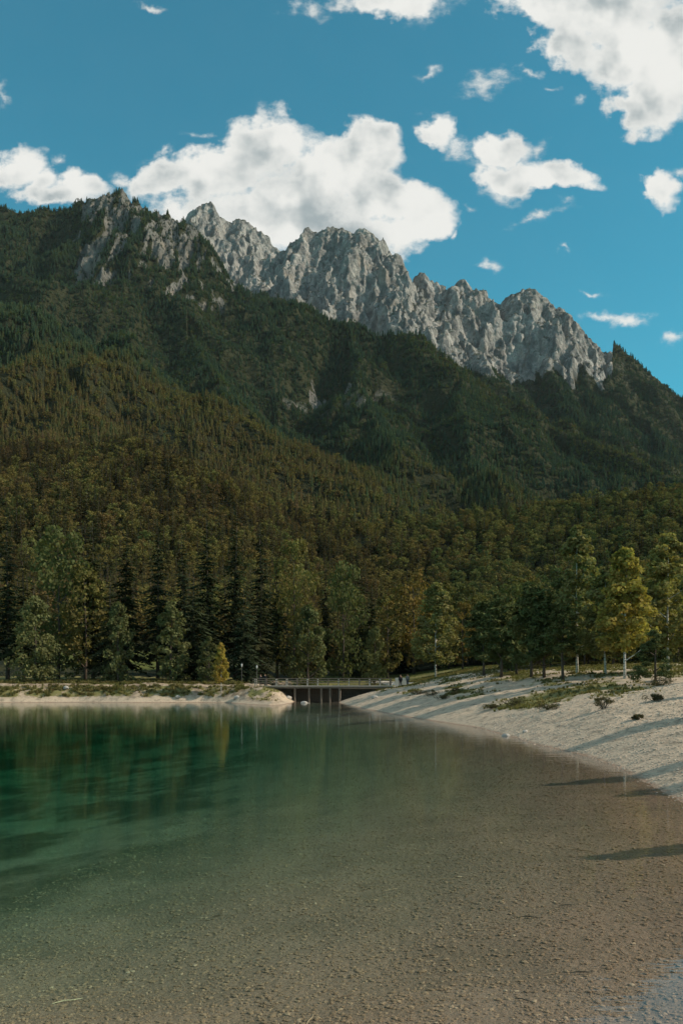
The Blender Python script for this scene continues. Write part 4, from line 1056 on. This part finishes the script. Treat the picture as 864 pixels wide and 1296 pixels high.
black = cloth('black_cloth', (0.015, 0.015, 0.018)); grey = cloth('grey_cloth', (0.16, 0.15, 0.14)); blue = cloth('blue_denim', (0.035, 0.045, 0.07)); hairm = cloth('brown_hair', (0.04, 0.028, 0.018)); tan = cloth('tan_cloth', (0.22, 0.19, 0.15))
def pers_px(u, y, v_feet=None, **k):
    x = (u - CU) / F * y; z = gh(x, y)
    return person(x, y, z, **k)
pers_px(506.5, 127.5, rz=0.2, label='person in a long black coat walking beside another at the right bridge end', coat=black, legs=black, hair=hairm, h=1.82, stride=0.14)
pers_px(515.5, 127.0, rz=-0.3, label='person in a grey jacket and dark trousers, right of the one in black', coat=grey, legs=blue, hair=hairm, h=1.70, stride=0.16, pack=black)
for u_, lab, ht in ((330.0, 'dark-clad person leaning at the left end of the bridge, left of a pair', 1.66), (335.5, 'dark-clad person at the left end of the bridge, right of a pair', 1.74)):
    x = (u_ - CU) / F * BY; person(x, BY - 0.2, BZ + 0.045, rz=0.1 if u_ < 333 else 2.6, label=lab, coat=black, legs=black, hair=hairm, stride=0.04, h=ht)

# ------------------------------------------------------------------ lamps among the trees (unlit)
def lamp(u, Y, ztop, label):
    x = (u - CU) / F * Y; z = gh(x, Y); h = ztop - z
    e = bpy.data.objects.new('street_lamp', None); COL.objects.link(e); e.location = (x, Y, z); tag(e, label, 'street lamp')
    b = MB(); b.tube([(0, 0, -.2), (0, 0, .5), (0, 0, h - .5)], [.06, .04, .03], 8); link('pole', b.mesh('pole', M['steel'], True), parent=e)
    b = MB(); b.tube([(0, 0, h - .5), (0, 0, h - .44), (0, 0, h - .12), (0, 0, h)], [.05, .09, .13, .06], 10); link('lamp_shade', b.mesh('lamp_shade', M['lamp_glass'], True), parent=e)
    b = MB(); b.tube([(0, 0, h), (0, 0, h + .06), (0, 0, h + .12)], [.15, .13, .03], 10); link('cap', b.mesh('cap', M['steel'], True), parent=e)
M['lamp_glass'] = simple('white_lamp_glass', (0.55, 0.55, 0.53), 0.3, 0.03)
lamp(306, 134.5, CH + 18 / F * 134.5, 'small white-headed lamp post left of the bridge among the trees')
lamp(325, 134.8, CH + 16 / F * 134.8, 'white-headed lamp post nearest the left bridge end')

# ------------------------------------------------------------------ the air between here and the peaks
bm = bmesh.new()
hx, hy0, hy1, hz0, hz1 = 4400, -120, 5200, float(min(ZZ.min(), GZ.min(), -9.0)) - 1.0, float(ZZ.max()) + 60.0
vs = [bm.verts.new(p) for p in ((-hx,hy0,hz0),(hx,hy0,hz0),(hx,hy1,hz0),(-hx,hy1,hz0),(-hx,hy0,hz1),(hx,hy0,hz1),(hx,hy1,hz1),(-hx,hy1,hz1))]
for f in ((0,3,2,1),(4,5,6,7),(0,1,5,4),(1,2,6,5),(2,3,7,6),(3,0,4,7)): bm.faces.new([vs[i] for i in f])
me = bpy.data.meshes.new('haze'); bm.to_mesh(me); bm.free()
m, N, o = material('haze_air')
pv = N.new('ShaderNodeVolumePrincipled'); pv.inputs['Color'].default_value = (0.80, 0.90, 1.0, 1); pv.inputs['Density'].default_value = 0.000012; pv.inputs['Anisotropy'].default_value = 0.0
N.l.new(pv.outputs[0], o.inputs['Volume'])
tag(link('haze', me, m), 'thin bluish haze in the air between the lake and the peaks', 'haze', kind='stuff')
